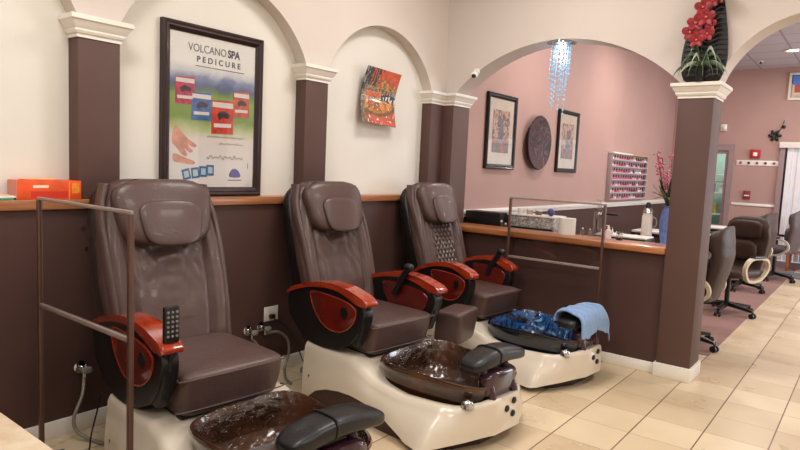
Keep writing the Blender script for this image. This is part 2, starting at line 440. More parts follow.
# teal room past the door
M['teal'] = mat('pale_teal_paint', (176, 200, 192), .7, noise_amt=.03)
w = B(); box(w, WX-.1, -1.75, YF+2.4, YF+2.5, 0, CH); box(w, WX-.2, WX-.1, YF+.12, YF+2.4, 0, CH); box(w, -1.85, -1.75, YF+.12, YF+2.4, 0, CH); box(w, WX-.1, -1.85, YF+.12, YF+2.4, -.1, 0); struct(obj('wall_utility', w, M['teal'], None, False))
t = thing('storage_shelf', 'white shelf of coloured supplies seen through the far glass door', 'shelf', (-2.45, YF+1.9, 0))
for x in (-.5, .5):
    w = B(); box(w, x-.015, x+.015, -.2, .2, 0, 1.6); obj('side_panel', w, M['white'], t, False)
for z in (.3, .75, 1.2, 1.58):
    w = B(); box(w, -.485, .485, -.2, .2, z-.012, z+.012); obj('shelf', w, M['white'], t, False)
for k in range(12):
    z = (.762, 1.212)[k % 2]; c_ = [(190, 60, 60), (70, 90, 170), (220, 190, 90), (230, 225, 220), (60, 120, 90), (200, 120, 150)][k % 6]
    nm = ['red', 'blue', 'yellow', 'white', 'green', 'pink'][k % 6]
    w = B(); box(w, -.03, .03, -.05, .05, 0, .16+.02*(k % 3), .004); o = obj('supply_box', w, mat('supply_'+nm, c_, .5, noise_amt=.1), None)
    tag(o, 'small %s supply box on the %s shelf beyond the far glass door' % (nm, ('middle', 'upper')[k % 2]), 'box', '%s supply boxes on the %s shelf' % (nm, ('middle', 'upper')[k % 2]), (-2.85+.075*k, YF+1.85, z+.0005))
# window with vertical blinds at the far right
M['blind'] = mat('white_vertical_blind', (226, 222, 224), .6, noise_amt=.03)
wn = struct(bpy.data.objects.new('window_1', None)); C.objects.link(wn)
w = B(); box(w, -1.42, -1.34, YF-.04, YF+.1, 0, 2.06); box(w, 1.42, 1.5, YF-.04, YF+.1, 0, 2.06); box(w, -1.4, 1.5, YF-.02, YF+.1, 0, .1); obj('window_frame', w, M['alu'], wn, False)
w = B(); box(w, -1.34, -1.31, YF-.03, YF+.08, .1, 2.06); obj('jamb_gasket', w, M['black'], wn, False)
w = B(); box(w, -1.43, 1.5, YF-.09, YF, 2.06, 2.16, .006); obj('blind_header', w, M['white'], wn)
w = B(); box(w, -1.3, 1.42, YF+.06, YF+.07, .1, 2.06); obj('pane', w, M['glass'], wn, False)
w = B()
for i in range(34):
    x = -1.305+i*.08
    box(w, x-.002, x+.07, YF-.02+.012*(i % 2), YF-.016+.012*(i % 2), .12, 2.06)
obj('vertical_blind', w, M['blind'], wn, False)
# daylight window in the right wall of the salon (outside the photo's frame)

# ------------------------------------------------------------------ lights
def area(name, loc, rot, sx, sy, power, col=(1, 1, 1), shape='RECTANGLE', spread=180):
    l = bpy.data.lights.new(name, 'AREA'); l.shape = shape; l.size = sx
    if shape == 'RECTANGLE': l.size_y = sy
    l.energy = power; l.color = col; l.spread = R(spread)
    o = bpy.data.objects.new(name, l); C.objects.link(o); o.location = loc; o.rotation_euler = rot
    return o
M['diff'] = mat('lit_diffuser', (255, 244, 228), .6, noise_amt=.01, emit=(255, 240, 220), estr=4)
tr = [(-1.9, .7), (-1.9, 3.3), (.5, .7), (.5, 3.3), (2.4, 2), (-1.0, -1.6)]
for i, (x, y) in enumerate(tr):
    t = thing('ceiling_light', 'recessed white ceiling troffer over the pedicure chair area', 'ceiling light', (x, y, CH-.03), 0, 'ceiling troffers of the pedicure area')
    w = B(); box(w, -.31, .31, -.61, .61, .0, .029); obj('housing', w, M['white'], t, False)
    w = B(); box(w, -.28, .28, -.58, .58, -.004, .0); obj('diffuser', w, M['diff'], t, False)
    area('troffer_lamp', (x, y, CH-.045), (0, 0, 0), .55, 1.15, 36, (1, .97, .935))
M['candiff'] = mat('lit_downlight', (255, 250, 245), .6, noise_amt=.01, emit=(255, 246, 236), estr=14)
for i, (x, y) in enumerate([(-1.21, 10.92), (-2.2, 6.3), (-2.2, 8.8), (.4, 6.6), (.4, 9.3), (2.2, 8), (2.2, 11)]):
    lab = 'round lit downlight in the grey ceiling of the far salon' if i == 0 else 'round white ceiling downlight over the nail desks'
    t = thing('downlight', lab, 'ceiling light', (x, y, CH-.012), 0, None if i == 0 else 'downlights above the nail area')
    w = B(); lathe(w, [(.075, 0), (.11, -.004), (.115, .011), (.075, .011)]); obj('trim_ring', w, M['white'], t)
    w = B(); lathe(w, [(.001, .004), (.075, .004), (.075, .008), (.001, .008)]); obj('lens', w, M['candiff'], t)
    area('downlight_lamp', (x, y, CH-.03), (0, 0, 0), .16, .16, 34, (1, .94, .90), 'DISK')
# daylight from the shop front
area('daylight_shopfront', (3.45, 10.0, 1.6), (0, R(90), 0), 2.0, 3.2, 210, (.80, .89, 1))
area('utility_lamp', (-2.2, 13.7, 3.3), (0, 0, 0), .6, .6, 50, (1, 1, .95))
wd = bpy.data.worlds.new('world'); bpy.context.scene.world = wd; wd.use_nodes = True
wd.node_tree.nodes['Background'].inputs[0].default_value = (.75, .85, 1, 1); wd.node_tree.nodes['Background'].inputs[1].default_value = 1.0

exec_parts = []
# ------------------------------------------------------------------ PEDICURE CHAIR
def lerp_tab(tab, x):
    if x <= tab[0][0]: return tab[0][1]
    for (a, va), (b_, vb) in zip(tab[:-1], tab[1:]):
        if x <= b_: return va+(vb-va)*(x-a)/(b_-a)
    return tab[-1][1]
SPINE = [(.45, -.545), (.672, -.60), (.95, -.69), (1.2, -.785), (1.34, -.81)]
def spine(z): return lerp_tab(SPINE, z)

def hull():
    bm = B()
    wb = [(-.5, .38), (-.3, .40), (0, .40), (.2, .405), (.38, .435), (.53, .475), (.57, .465), (.68, .28), (.73, .16), (.76, .115)]
    ws = [(-.5, .36), (0, .36), (.3, .355), (.55, .33), (.66, .27), (.73, .15), (.76, .10)]
    top = [(-.5, .345), (-.1, .33), (.1, .25), (.3, .225), (.6, .235), (.76, .275)]
    arch = [(-.5, 0), (-.45, 0), (-.36, .07), (-.257, .11), (-.14, .13), (-.04, .135), (.08, .125), (.2, .1), (.33, .06), (.43, .03), (.55, .035), (.76, .085)]
    us = [-.5+i*(1.26/63) for i in range(64)]
    rings = []
    for u in us:
        b0, s0, zt, za = lerp_tab(wb, u), lerp_tab(ws, u), lerp_tab(top, u), lerp_tab(arch, u)
        q_ = 1-abs((u-.355)/.345)**3.2
        intub = 1 if q_ > .02 else 0
        zin = .06 if intub else zt
        vin = min(s0-.035, .272*max(q_, 0)**.32*(1-.12*(u-.355)/.365)) if intub else s0*.6
        half = [(0, zin), (vin*.97, zin), (vin, zt-.012 if intub else zt), (s0-.03, zt+.0), (s0-.006, zt-.01), (s0+.006, zt-.035)]
        za2 = min(za, zt-.05)
        for k in range(1, 6):
            t = k/6; wv = s0+(b0-s0)*(t**.8)+.008*math.sin(t*PI)
            half.append((wv, (zt-.035)+(za2-zt+.035)*t))
        half.append((b0, za2)); half.append((b0-.02, za2)); 
        ring = [Vector((u, v, z)) for v, z in reversed(half)][:-1]+[Vector((u, -v, z)) for v, z in half]
        rings.append(ring)
    V = loft(bm, rings, False, close=False)
    # nose plate and back plate
    for r in (V[0], V[-1]):
        bm.faces.new(r)
    return bm

def tub_ring(k, z, dz=0, n=56, ex=.54):
    out = []
    for i in range(n):
        a = 2*PI*i/n; c, s = math.cos(a), math.sin(a)
        x = math.copysign(abs(c)**ex, c); y = math.copysign(abs(s)**ex, s)
        u = .355+.365*k*x; v = .285*k*y*(1-.12*x)
        zz = z+dz*(.012*max(0, (.36-u)/.35)**1.5*1.0+.006*math.sin(3*a)+(.02*max(0, math.sin(a)) if dz else 0))-.008
        out.append(Vector((u, v, zz)))
    return out
def tub_mesh():
    bm = B()
    rings = [tub_ring(.6, .1), tub_ring(.8, .16), tub_ring(.9, .24, .4), tub_ring(.985, .315, 1), tub_ring(1.0, .332, 1), tub_ring(.985, .346, 1), tub_ring(.95, .346, 1), tub_ring(.925, .325, .9), tub_ring(.885, .24, .5), tub_ring(.82, .14, .2), tub_ring(.7, .10), tub_ring(.5, .095), tub_ring(.1, .095)]
    V = loft(bm, rings)
    for i in range(6, len(V)-1):
        for vtx in V[i+1]:
            for fc in vtx.link_faces: fc.material_index = 1
    return bm
def liner_mesh(seed):
    bm = B(); rings = []
    for k, z in [(.955, .352), (.925, .34), (.90, .31), (.875, .27), (.85, .22), (.81, .16), (.7, .125), (.45, .112), (.1, .11)]:
        r = tub_ring(k, z, 1 if z > .3 else .5, 112)
        for p in r:
            nz = noise.noise(Vector((p.x*22+seed, p.y*22, p.z*22)))*.007+noise.noise(Vector((p.x*60, p.y*60+seed, p.z*60)))*.003
            d = Vector((.36-p.x, -p.y, .1)).normalized(); p += d*(nz+.006)
        rings.append(r)
    loft(bm, rings, False); return bm

def backrest_mesh(quilt=False):
    bm = B(); rings = []; n = 150
    W = [(.46, .27), (.6, .30), (.8, .315), (1.0, .305), (1.14, .285), (1.24, .262), (1.29, .235), (1.315, .2), (1.325, .15)]
    th = [(.46, .055), (.6, .065), (1.2, .065), (1.29, .045), (1.325, .02)]
    zs = [.44+i*.885/109 for i in range(110)]
    for z in zs:
        w_, t_ = lerp_tab(W, z), lerp_tab(th, z); ring = []
        for i in range(n):
            a = 2*PI*i/n; c, s = math.cos(a), math.sin(a)
            y = w_*math.copysign(abs(s)**.6, s); x = t_*math.copysign(abs(c)**.6, c)
            if c > 0:
                q = abs(y)/w_
                if q > .62: x += .022*math.sin(min(1, (q-.62)/.38)*PI)*min(1, (z-.44)/.1)
                g = math.exp(-((q-.62)/.045)**2); x -= .014*g
                if q < .6 and .62 < z < 1.02 and not quilt:
                    env = math.exp(-((z-.98)/.20)**2)
                    x += (.024*noise.noise(Vector((y*17, z*7, 3)))+.018*noise.noise(Vector((y*30+z*9, z*13, 1))))*(.25+env)*(1-q)
                    x -= .010*math.exp(-((abs(y)-.075-.10*(1.0-z))/.012)**2)*env
            ring.append(Vector((spine(z)-t_+x+.01, y, z)))
        rings.append(ring)
    loft(bm, rings); return bm

def quilt_mesh():
    bm = B(); n, m_ = 70, 110; V = []
    for j in range(m_+1):
        z = .56+.50*j/m_; row = []
        for i in range(n+1):
            y = -.135+.27*i/n
            P_, Q_ = (y*1.5+z)/.075, (y*1.5-z)/.075
            d = min(abs((P_+.5) % 1-.5), abs((Q_+.5) % 1-.5))
            x = .016*(1-math.exp(-(d/.16)**2))
            edge = min(i, n-i, j, m_-j)
            if edge == 0: x = -.02
            row.append((bm.verts.new((spine(z)+.008+x-.10*y*y, y, z)), d))
        V.append(row)
    for j in range(m_):
        for i in range(n):
            fc = bm.faces.new((V[j][i][0], V[j][i+1][0], V[j+1][i+1][0], V[j+1][i][0]))
            if (V[j][i][1]+V[j+1][i+1][1])/2 < .06: fc.material_index = 1
    return bm
M['stitch'] = mat('dark_stitch_groove', (48, 34, 32), .7, noise_amt=.1)

def shell_mesh():
    bm = B(); rings = []; n = 48
    W = [(.28, .24), (.45, .29), (.9, .312), (1.12, .305), (1.22, .288), (1.28, .25), (1.30, .2)]
    T = [(.28, .11), (.5, .12), (1.1, .085), (1.25, .05), (1.30, .015)]
    for k in range(40):
        z = .28+1.02*k/39; w_, t_ = lerp_tab(W, z), lerp_tab(T, z); ring = []
        for i in range(n):
            a = 2*PI*i/n; c, s = math.cos(a), math.sin(a)
            ring.append(Vector((spine(z)-.055-t_*.8+t_*math.copysign(abs(c)**.7, c), w_*math.copysign(abs(s)**.5, s), z)))
        rings.append(ring)
    loft(bm, rings); return bm

def wing_mesh(s):   # padded leather wing running up the side of the back
    bm = B(); pts = [(spine(z)-.045+.01*math.sin((z-.5)*4), s*(lerp_tab([(.5, .27), (.9, .285), (1.15, .283), (1.29, .25)], z)), z) for z in (.5, .65, .8, .95, 1.1, 1.2, 1.27, 1.30)]
    P = crom(pts, 5); rings = []
    for p in P: rings.append([p+Vector((.012+.042*math.cos(a), .022*math.sin(a), 0)) for a in [2*PI*k/14 for k in range(14)]])
    loft(bm, rings); return bm

tilt = math.atan2(.255, .65)*.9
BN = Vector((math.cos(tilt), 0, math.sin(tilt)))     # outward normal of the back
BU = Vector((-math.sin(tilt), 0, math.cos(tilt)))
BV = Vector((0, 1, 0))
def headpad(zc, hw, hh, ht, off, e2=.55):
    bm = B(); c = Vector((spine(zc), 0, zc))+BN*off
    def fn(p):
        # wider at the top, curl around the neck
        k = 1+.10*(p.z/hh); return Vector((p.x-.35*(p.y**2), p.y*k, p.z))
    superq(bm, c, (ht, hw, hh), .55, e2, 40, 28, (BN, BV, BU), fn)
    return bm

RED = [(-.707, .612), (-.700, .628), (-.657, .66), (-.479, .714), (-.293, .742), (-.117, .735), (.001, .71), (.09, .682), (.10, .662), (.085, .648), (.04, .642), (-.03, .665), (-.15, .700), (-.291, .708), (-.478, .685), (-.655, .632)]
BLK = [(-.70, .60), (-.70, .525), (-.625, .436), (-.501, .36), (-.327, .338), (-.148, .368), (-.016, .435), (.043, .529), (.066, .60), (.04, .652), (-.03, .672), (-.15, .705), (-.291, .71), (-.478, .688), (-.65, .632)]
PAN = [(-.433, .665), (-.266, .67), (-.125, .66), (-.035, .64), (.003, .61), (-.018, .542), (-.09, .485), (-.183, .462), (-.285, .475), (-.369, .529), (-.425, .60)]
def arm(s, root, asx=.915, asv=1, aback=-.7, ash=0):
    before = set(kids(root))
    b0 = B(); prism(b0, [(a, z) for a, z in BLK], s*.275, s*.355, .008, smooth=3); sh = obj('arm_shell', b0, M['black'], root)
    b1 = B(); prism(b1, RED, s*.27, s*.368, .012, smooth=3); obj('armrest', b1, M['red'], root)
    b2 = B(); prism(b2, PAN, s*.35, s*.366, .006, smooth=3); p = obj('arm_panel', b2, M['redpanel'], root)
    b3 = B(); cyl(b3, (-.1, s*.358, .588), (-.1, s*.369, .588), .034, n=28); obj('cup_socket', b3, M['black'], p)
    rim = B(); tube(rim, [(a, s*.364, z) for a, z in PAN], .004, 6, True); obj('panel_trim', rim, M['chrome'] if False else M['red'], p)
    b4 = B(); prism(b4, PAN, s*.262, s*.278, .006, smooth=3); obj('inner_panel', b4, M['redpanel'], root)
    b5 = B(); prism(b5, [(.03, .645), (.065, .645), (.05, .52), (.0, .40), (-.05, .40), (-.01, .5)], s*.29, s*.345, .01); obj('arm_post', b5, M['softblack'], root)
    for o in kids(root):
        if o not in before: o.scale = (asx, asv, 1); o.location.x = aback*(1-asx)+ash
    return sh

def seat_mesh():
    bm = B()
    def fn(p):
        if p.z < 0: p = Vector((p.x+.0*p.z, p.y*(1+.06*p.z/.09), p.z))
        if p.x > 0: p = Vector((p.x+.22*p.z*(p.x/.28), p.y, p.z))
        return p
    superq(bm, (-.275, 0, .432), (.275, .268, .105), .22, .22, 64, 32, None, fn)
    return bm

def pedicure_chair(label, quilt=False, tubm='tub', far_arm=True, seed=1):
    t = thing('pedicure_chair', label, 'pedicure chair', (0, 0, 0), 0, None)
    obj('base_shell', hull(), M['shell'], t, autosmooth=50)
    b = B()
    prism(b, [(-.44, -.385), (.30, -.385), (.48, -.38), (.60, -.26), (.66, -.1), (.66, .1), (.60, .26), (.48, .38), (.30, .385), (-.44, .385)], .0, .15, plane='xy'); obj('plinth', b, M['kick'], t, False)
    b = B()
    for v, z in ((-.03, .215), (.045, .20), (.0, .145)): pass
    nose = B(); 
    # control dots on the nose
    for k, (u0, v0, z0) in enumerate([(.763, -.02, .205), (.763, .045, .235), (.763, .04, .165)]):
        q = B(); lathe(q, [(.001, -.004), (.017, -.004), (.019, .003), (.012, .009), (.001, .010)], 16, (u0, v0, z0), axis='x'); obj('control_button', q, M['black'], t)
    b = B(); tube(b, [(.715, -.165, .07), (.735, -.14, .13), (.745, -.12, .17)], .003, 6); obj('panel_slit', b, M['black'], t)
    b = B(); lathe(b, [(.001, .016), (.024, .016), (.03, .010), (.033, -.006), (.036, -.02), (.001, -.02)], 24, (.66, -.235, .258)); lathe(b, [(.001, .022), (.010, .021), (.012, .015), (.001, .015)], 12, (.66, -.235, .258)); obj('drain_knob', b, M['chrome'], t)
    tb = obj('foot_basin', tub_mesh(), [M['tubout'] if quilt else M[tubm], M[tubm]], t)
    obj('plastic_liner', liner_mesh(seed), M['liner'], tb, autosmooth=180)
    # seat and back
    st = obj('seat', seat_mesh(), M['leather'], t)
    b = B()
    for z, dx in ((.512, .012), (.37, -.006)):
        tube(b, [(dx-.04, -.272, z), (dx-.005, -.255, z), (dx+.005, 0, z), (dx-.005, .255, z), (dx-.04, .272, z)], .0035, 6)
    obj('piping', b, M['leather'], st)
    b = B(); box(b, -.55, -.06, -.24, .24, .3, .36, .02); obj('seat_pan', b, M['black'], t)
    bk = obj('backrest', backrest_mesh(quilt), M['leather'] if quilt else M['leather_crease'], t, autosmooth=60)
    if quilt:
        obj('quilted_panel', quilt_mesh(), [M['leather'], M['stitch']], bk, autosmooth=80)
    for s in (-1, 1): obj('side_wing', wing_mesh(s), M['leather'], bk, autosmooth=80)
    bs_ = obj('back_shell', shell_mesh(), M['black'], t)
    if quilt: bs_.scale = (1, .92, 1)
    hd = obj('headrest', headpad(1.14, .238, .172, .058, .055), M['leather'], t, autosmooth=80)
    obj('headrest_pad', headpad(1.075, .15, .118, .02, .113, .7), M['leather'], hd, autosmooth=80)
    for o in (bk, hd, bs_): o.location = (.005, .03, 0)
    if quilt:
        for o in (st, bk, hd): o.scale = (1, .92, 1)
        arm(-1, t, .72, .94, -.1, -.10); arm(1, t, .72, .90, -.1, -.13)
    else:
        arm(-1, t)
        if far_arm: arm(1, t)
    # footrest over the basin
    b = B()
    for v in (-.1, .1): tube(b, [(.73, v, .24), (.71, v, .31), (.665, v, .38), (.64, v, .42)], .022, 10)
    superq(b, (.68, 0, .33), (.045, .14, .07), .5, .5, 28, 16)
    obj('footrest_bracket', b, M['purple'], t)
    b = B()
    def fp(p): return Vector((p.x, p.y+.02, p.z-.35*p.y*p.y+.008*math.cos(p.y*9)-.002))
    superq(b, (.635, .0, .46), (.082, .24, .040), .6, .5, 48, 24, None, fp); fr = obj('footrest_pad', b, M['softblack'], t)
    b = B(); pts = []
    for k in range(24):
        a = 2*PI*k/24; p = fp(Vector((.080*math.copysign(abs(math.cos(a))**.6, math.cos(a)), 0, .042*math.copysign(abs(math.sin(a))**.6, math.sin(a))))); pts.append((.635+p.x*1.03, -.03+.01*math.sin(a), .46+p.z))
    tube(b, pts, .006, 6, True, smooth=1); obj('strap', b, M['black'], fr)
    return t

def place(t, x, y, a):
    t.location = (x, y, 0); t.rotation_euler = (0, 0, R(a)); return t
AX = -5
c1 = place(pedicure_chair('brown leather pedicure chair nearest the camera, beside the orange box on the ledge', far_arm=False, seed=3), -2.2, 1.705, AX)
c2 = place(pedicure_chair('middle brown leather pedicure chair with smooth back and brown glass basin', seed=11), -2.2, 2.95, AX)
c3 = place(pedicure_chair('pedicure chair with quilted diamond back and blue swirled glass basin', True, 'tubblue', seed=23), -2.2, 4.195, AX)
for o in kids(c1):
    if o.name.split('.')[0] in ('backrest', 'headrest', 'back_shell'): o.scale = (1, 1.07, 1); o.location.y = .012
for c in (c1, c2, c3): c['group'] = 'pedicure chairs along the left wall'

def remote(root, u, v, z, lean, big=1):
    b = B(); box(b, u-.012, u+.012, v-.032*big, v+.032*big, z, z+.145*big, .008); r = obj('remote_control', b, M['black'], root)
    q = B()
    for i in range(3):
        for j in range(6):
            cyl(q, (u+.010, v+(i-1)*.018*big, z+.03+j*.019*big), (u+.0155, v+(i-1)*.018*big, z+.03+j*.019*big), .0055, n=10)
    obj('button', q, M['grey'], r)['kind'] = 'stuff'
    q = B(); tube(q, [(u, v, z+.01), (u-.004, v, z-.05), (u-.01, v, z-.12)], .012, 10); obj('remote_holder', q, M['black'], root)
    for o in (r,): o.rotation_euler = (0, 0, 0)
remote(c1, .0, -.315, .69, 0, 1.05)
def caddy(root):   # remote lying in its cradle inside the far arm
    b = B(); tube(b, [(-.32, .235, .60), (-.27, .24, .70), (-.22, .245, .775)], .022, 10); superq(b, (-.21, .245, .79), (.035, .028, .028), .8, .8, 20, 12); obj('remote_holder', b, M['softblack'], root)
caddy(c2); caddy(c3)

# ------------------------------------------------------------------ brown stool between chairs
t = thing('footstool', 'low brown leather padded footstool standing between the middle and the quilted chair', 'stool', (-2.22, 3.56, 0), R(8))
b = B(); superq(b, (0, 0, .385), (.10, .15, .115), .25, .25, 48, 24, None, lambda p: Vector((p.x+.12*p.z, p.y*(1+.9*p.z), p.z+(.04 if p.x > 0 else 0)*0))); obj('seat', b, M['leather'], t)
b = B(); cyl(b, (0, 0, .05), (0, 0, .27), .03); obj('column', b, M['chrome'], t)
b = B(); lathe(b, [(.001, .0), (.13, .0), (.13, .02), (.04, .05), (.001, .05)]); obj('base', b, M['black'], t)

# ------------------------------------------------------------------ towel on the footrest of the far pedicure chair
M['towel'] = mat('light_blue_terry', (124, 162, 210), .95, noise_amt=.1, noise_scale=90, bump=.8, bump_scale=180, sheen=.4)
b = B(); n, m_ = 34, 40; V = []
path = [Vector((.54, 0, .445)), Vector((.55, 0, .495)), Vector((.59, 0, .522)), Vector((.66, 0, .522)), Vector((.715, 0, .50)), Vector((.74, 0, .455)), Vector((.745, 0, .39)), Vector((.75, 0, .345))]
PP = crom(path, 8)
for j in range(m_+1):
    v = -.19+.42*j/m_; row = []
    hang = .75+.25*math.sin(j/m_*7+1)-(.25 if j < 6 else 0)
    for i in range(n+1):
        tt = i/n*(.80+.2*hang); p = PP[min(len(PP)-1, int(tt*(len(PP)-1)))].lerp(PP[min(len(PP)-1, int(tt*(len(PP)-1))+1)], (tt*(len(PP)-1)) % 1)
        q = p.copy(); q.y = v; q.z += -.3*v*v+.008+.016*noise.noise(Vector((i*.15, j*.16, 2)))
        q.x += .014*noise.noise(Vector((i*.12, j*.3, 5)))*(i/n)
        if v > .20: q.z -= (v-.20)*2.2
        row.append(b.verts.new(q))
    V.append(row)
for j in range(m_):
    for i in range(n): b.faces.new((V[j][i], V[j+1][i], V[j+1][i+1], V[j][i+1]))
o = obj('towel', b, M['towel'], None, autosmooth=180); so = o.modifiers.new('s', 'SOLIDIFY'); so.thickness = .008; so.offset = 1
tag(o, 'light blue towel draped over the footrest of the far pedicure chair', 'towel', loc=(-2.2, 4.195, 0), rz=R(AX))

# ------------------------------------------------------------------ clear partitions
def partition(label, x, y):
    t = thing('clear_partition', label, 'partition', (x, y, 0), 0, 'clear partitions in bronze frames')
    for dx in (0, .79):
        b = B(); box(b, dx-.010, dx+.010, -.010, .010, 0.012, 1.225, .002); obj('post', b, M['bronze'], t)
        b = B(); box(b, dx-.03, dx+.03, -.11, .11, 0, .012, .003); obj('foot', b, M['bronze'], t)
    b = B(); box(b, -.010, .80, -.006, .006, 1.225, 1.24, .002); obj('top_rail', b, M['rail'], t)
    b = B(); box(b, .010, .78, -.008, .008, .735, .755, .003); obj('middle_rail', b, M['rail'], t)
    b = B(); box(b, .010, .78, -.0025, .0025, .755, 1.225); obj('pane', b, M['glass'], t, False)
    return t
M['rail'] = mat('grey_brown_rail', (158, 142, 134), .3, metal=.2, noise_amt=.05)
partition('bronze framed clear partition standing beside the nearest pedicure chair', -2.985, 1.2)
partition('bronze framed clear partition standing before the half wall by the quilted chair', -2.405, 4.61)

# ------------------------------------------------------------------ near table top corner
t = thing('reception_table', 'beige stone topped table corner at the bottom left of the view', 'table', (-1.9, .26, 0))
b = B(); box(b, -.9, 1.05, -.55, .362, .72, .75, .006); obj('table_top', b, M['counter'], t)
b = B(); box(b, -.85, 1.0, -.5, .30, .06, .72, .004); obj('cabinet', b, M['brown_w'], t)
b = B(); box(b, -.8, .95, -.45, .26, 0, .06); obj('toe_kick', b, M['black'], t)

# ------------------------------------------------------------------ pictures
def facing_prism(bm, poly, x0, x1): return prism(bm, poly, x0, x1, plane='yz')
def frame(name, label, cat, x, y0, y1, z0, z1, fw, depth, m, parts=True, tiltx=0):
    t = thing(name, label, cat, (x, (y0+y1)/2, z0))
    hy = (y1-y0)/2; h = z1-z0
    b = B()
    # mitred moulded frame: sweep a profile round the rectangle
    prof = [(0, 0), (0, depth*.75), (fw*.2, depth), (fw*.45, depth*.85), (fw*.6, depth*.9), (fw*.9, depth*.6), (fw, depth*.4), (fw, 0)]
    rings = []
    for sy, sz in ((-1, 0), (1, 0), (1, 1), (-1, 1)):
        rings.append([Vector((d, sy*(hy-o), (h-o) if sz else o)) for o, d in prof])
    rings.append(rings[0]); V = loft(b, rings, False); bmesh.ops.remove_doubles(b, verts=b.verts[:], dist=1e-5)
    obj('frame', b, m, t, autosmooth=25)
    return t, hy-fw, fw, h-fw
# poster
def ramp_z(name, stops, z0, z1, rough=.35, nscale=9, namt=.06):
    m = bpy.data.materials.new(name); m.use_nodes = True; nt = m.node_tree; L = nt.links.new; b = nt.nodes['Principled BSDF']; b.inputs['Roughness'].default_value = rough
    tc = nt.nodes.new('ShaderNodeTexCoord'); sp = nt.nodes.new('ShaderNodeSeparateXYZ'); L(tc.outputs['Object'], sp.inputs[0])
    mr = nt.nodes.new('ShaderNodeMapRange'); mr.inputs[1].default_value = z0; mr.inputs[2].default_value = z1; L(sp.outputs[2], mr.inputs[0])
    n = nt.nodes.new('ShaderNodeTexNoise'); n.inputs['Scale'].default_value = nscale; n.inputs['Detail'].default_value = 6; L(tc.outputs['Object'], n.inputs['Vector'])
    a = nt.nodes.new('ShaderNodeMath'); a.operation = 'MULTIPLY_ADD'; a.inputs[1].default_value = namt; L(n.outputs['Fac'], a.inputs[0]); L(mr.outputs[0], a.inputs[2])
    s = nt.nodes.new('ShaderNodeMath'); s.operation = 'SUBTRACT'; s.inputs[1].default_value = namt/2; L(a.outputs[0], s.inputs[0])
    cr = nt.nodes.new('ShaderNodeValToRGB'); els = cr.color_ramp.elements
    while len(els) < len(stops): els.new(.5)
    for e, (p, c) in zip(els, stops): e.position = p; e.color = lin(c)
    L(s.outputs[0], cr.inputs[0]); L(cr.outputs[0], b.inputs['Base Color']); return m
pt, ph, pz0, pz1 = frame('framed_poster', 'large dark framed spa poster standing on the wall ledge behind the nearest chairs', 'poster', -3.288, 1.965, 2.685, 1.214, 2.225, .055, .04, M['frame'])
H_ = pz1-pz0
M['posterbg'] = ramp_z('printed_landscape', [(0, (240, 234, 230)), (.12, (242, 238, 236)), (.33, (238, 226, 220)), (.385, (196, 206, 150)), (.46, (128, 156, 72)), (.60, (142, 172, 84)), (.645, (104, 124, 98)), (.675, (92, 104, 142)), (.73, (140, 150, 186)), (.765, (214, 214, 218)), (.82, (246, 244, 238)), (1, (246, 243, 236))], pz0, pz1, nscale=12, namt=.09)
b = B(); box(b, 0, .012, -ph, ph, pz0, pz1); ps = obj('poster_print', b, M['posterbg'], pt, False)
def pc(name, col, **k):
    if name not in M: M[name] = mat(name, col, .45, noise_amt=k.pop('na', .05), **k)
    return M[name]
def PX(fx, fy): return (-ph+2*ph*fx, pz1-H_*fy)
def patch(name, poly, m, lift, smooth=0):
    b = B(); prism(b, [PX(*p) for p in poly], .012, .012+lift, plane='yz', smooth=smooth); return obj(name, b, m, pt, False)
rotF = (R(90), 0, R(90))
ink = pc('grey_ink', (120, 114, 130)); dk = pc('dark_ink', (76, 66, 92))
text('poster_title', 'VOLCANO', .064, ink, (.0135, PX(.415, .085)[0], PX(0, .085)[1]), rotF, pt, .86)
text('poster_title', 'SPA', .064, dk, (.0135, PX(.725, .085)[0], PX(0, .085)[1]), rotF, pt, .86, bold=.002)
text('poster_subtitle', 'PEDICURE', .048, dk, (.0135, PX(.55, .155)[0], PX(0, .155)[1]), rotF, pt, 1.0, bold=.0008, space=1.6)
b = B(); box(b, .012, .0135, PX(.28, 0)[0], PX(.86, 0)[0], PX(0, .2)[1], PX(0, .195)[1]); obj('poster_rule', b, ink, pt, False)
# packets
pk = [(.06, .27, .285, .455, (196, 60, 92)), (.24, .46, .375, .55, (66, 108, 168)), (.47, .73, .41, .63, (204, 62, 44)), (.73, .93, .335, .505, (208, 92, 60))]
for i, (x0, x1, y0, y1, c) in enumerate(pk):
    m = pc('packet_print_%d' % i, c, na=.3, noise_scale=40)
    p = patch('packet', [(x0, y0), (x1, y0-.01), (x1, y1), (x0, y1+.005)], m, .0015+.0006*i)
    w = x1-x0; h = y1-y0
    patch('packet_label', [(x0+.02*w, y0+h*.04), (x1-.02*w, y0+h*.03), (x1-.02*w, y0+h*.2), (x0+.02*w, y0+h*.2)], pc('packet_white', (232, 220, 216)), .003+.0006*i)
    patch('packet_label', [(x0+.25*w, y0+h*.42), (x0+.5*w, y0+h*.30), (x1-.18*w, y0+h*.40), (x1-.25*w, y0+h*.52), (x0+.5*w, y0+h*.50), (x0+.35*w, y0+h*.58)], pc('packet_dark', (60, 40, 56), na=.4, noise_scale=60), .0032+.0006*i, 3)
    patch('packet_label', [(x0+.1*w, y0+h*.7), (x1-.1*w, y0+h*.68), (x1-.1*w, y0+h*.8), (x0+.1*w, y0+h*.82)], pc('packet_white', (232, 220, 216)), .003+.0006*i)
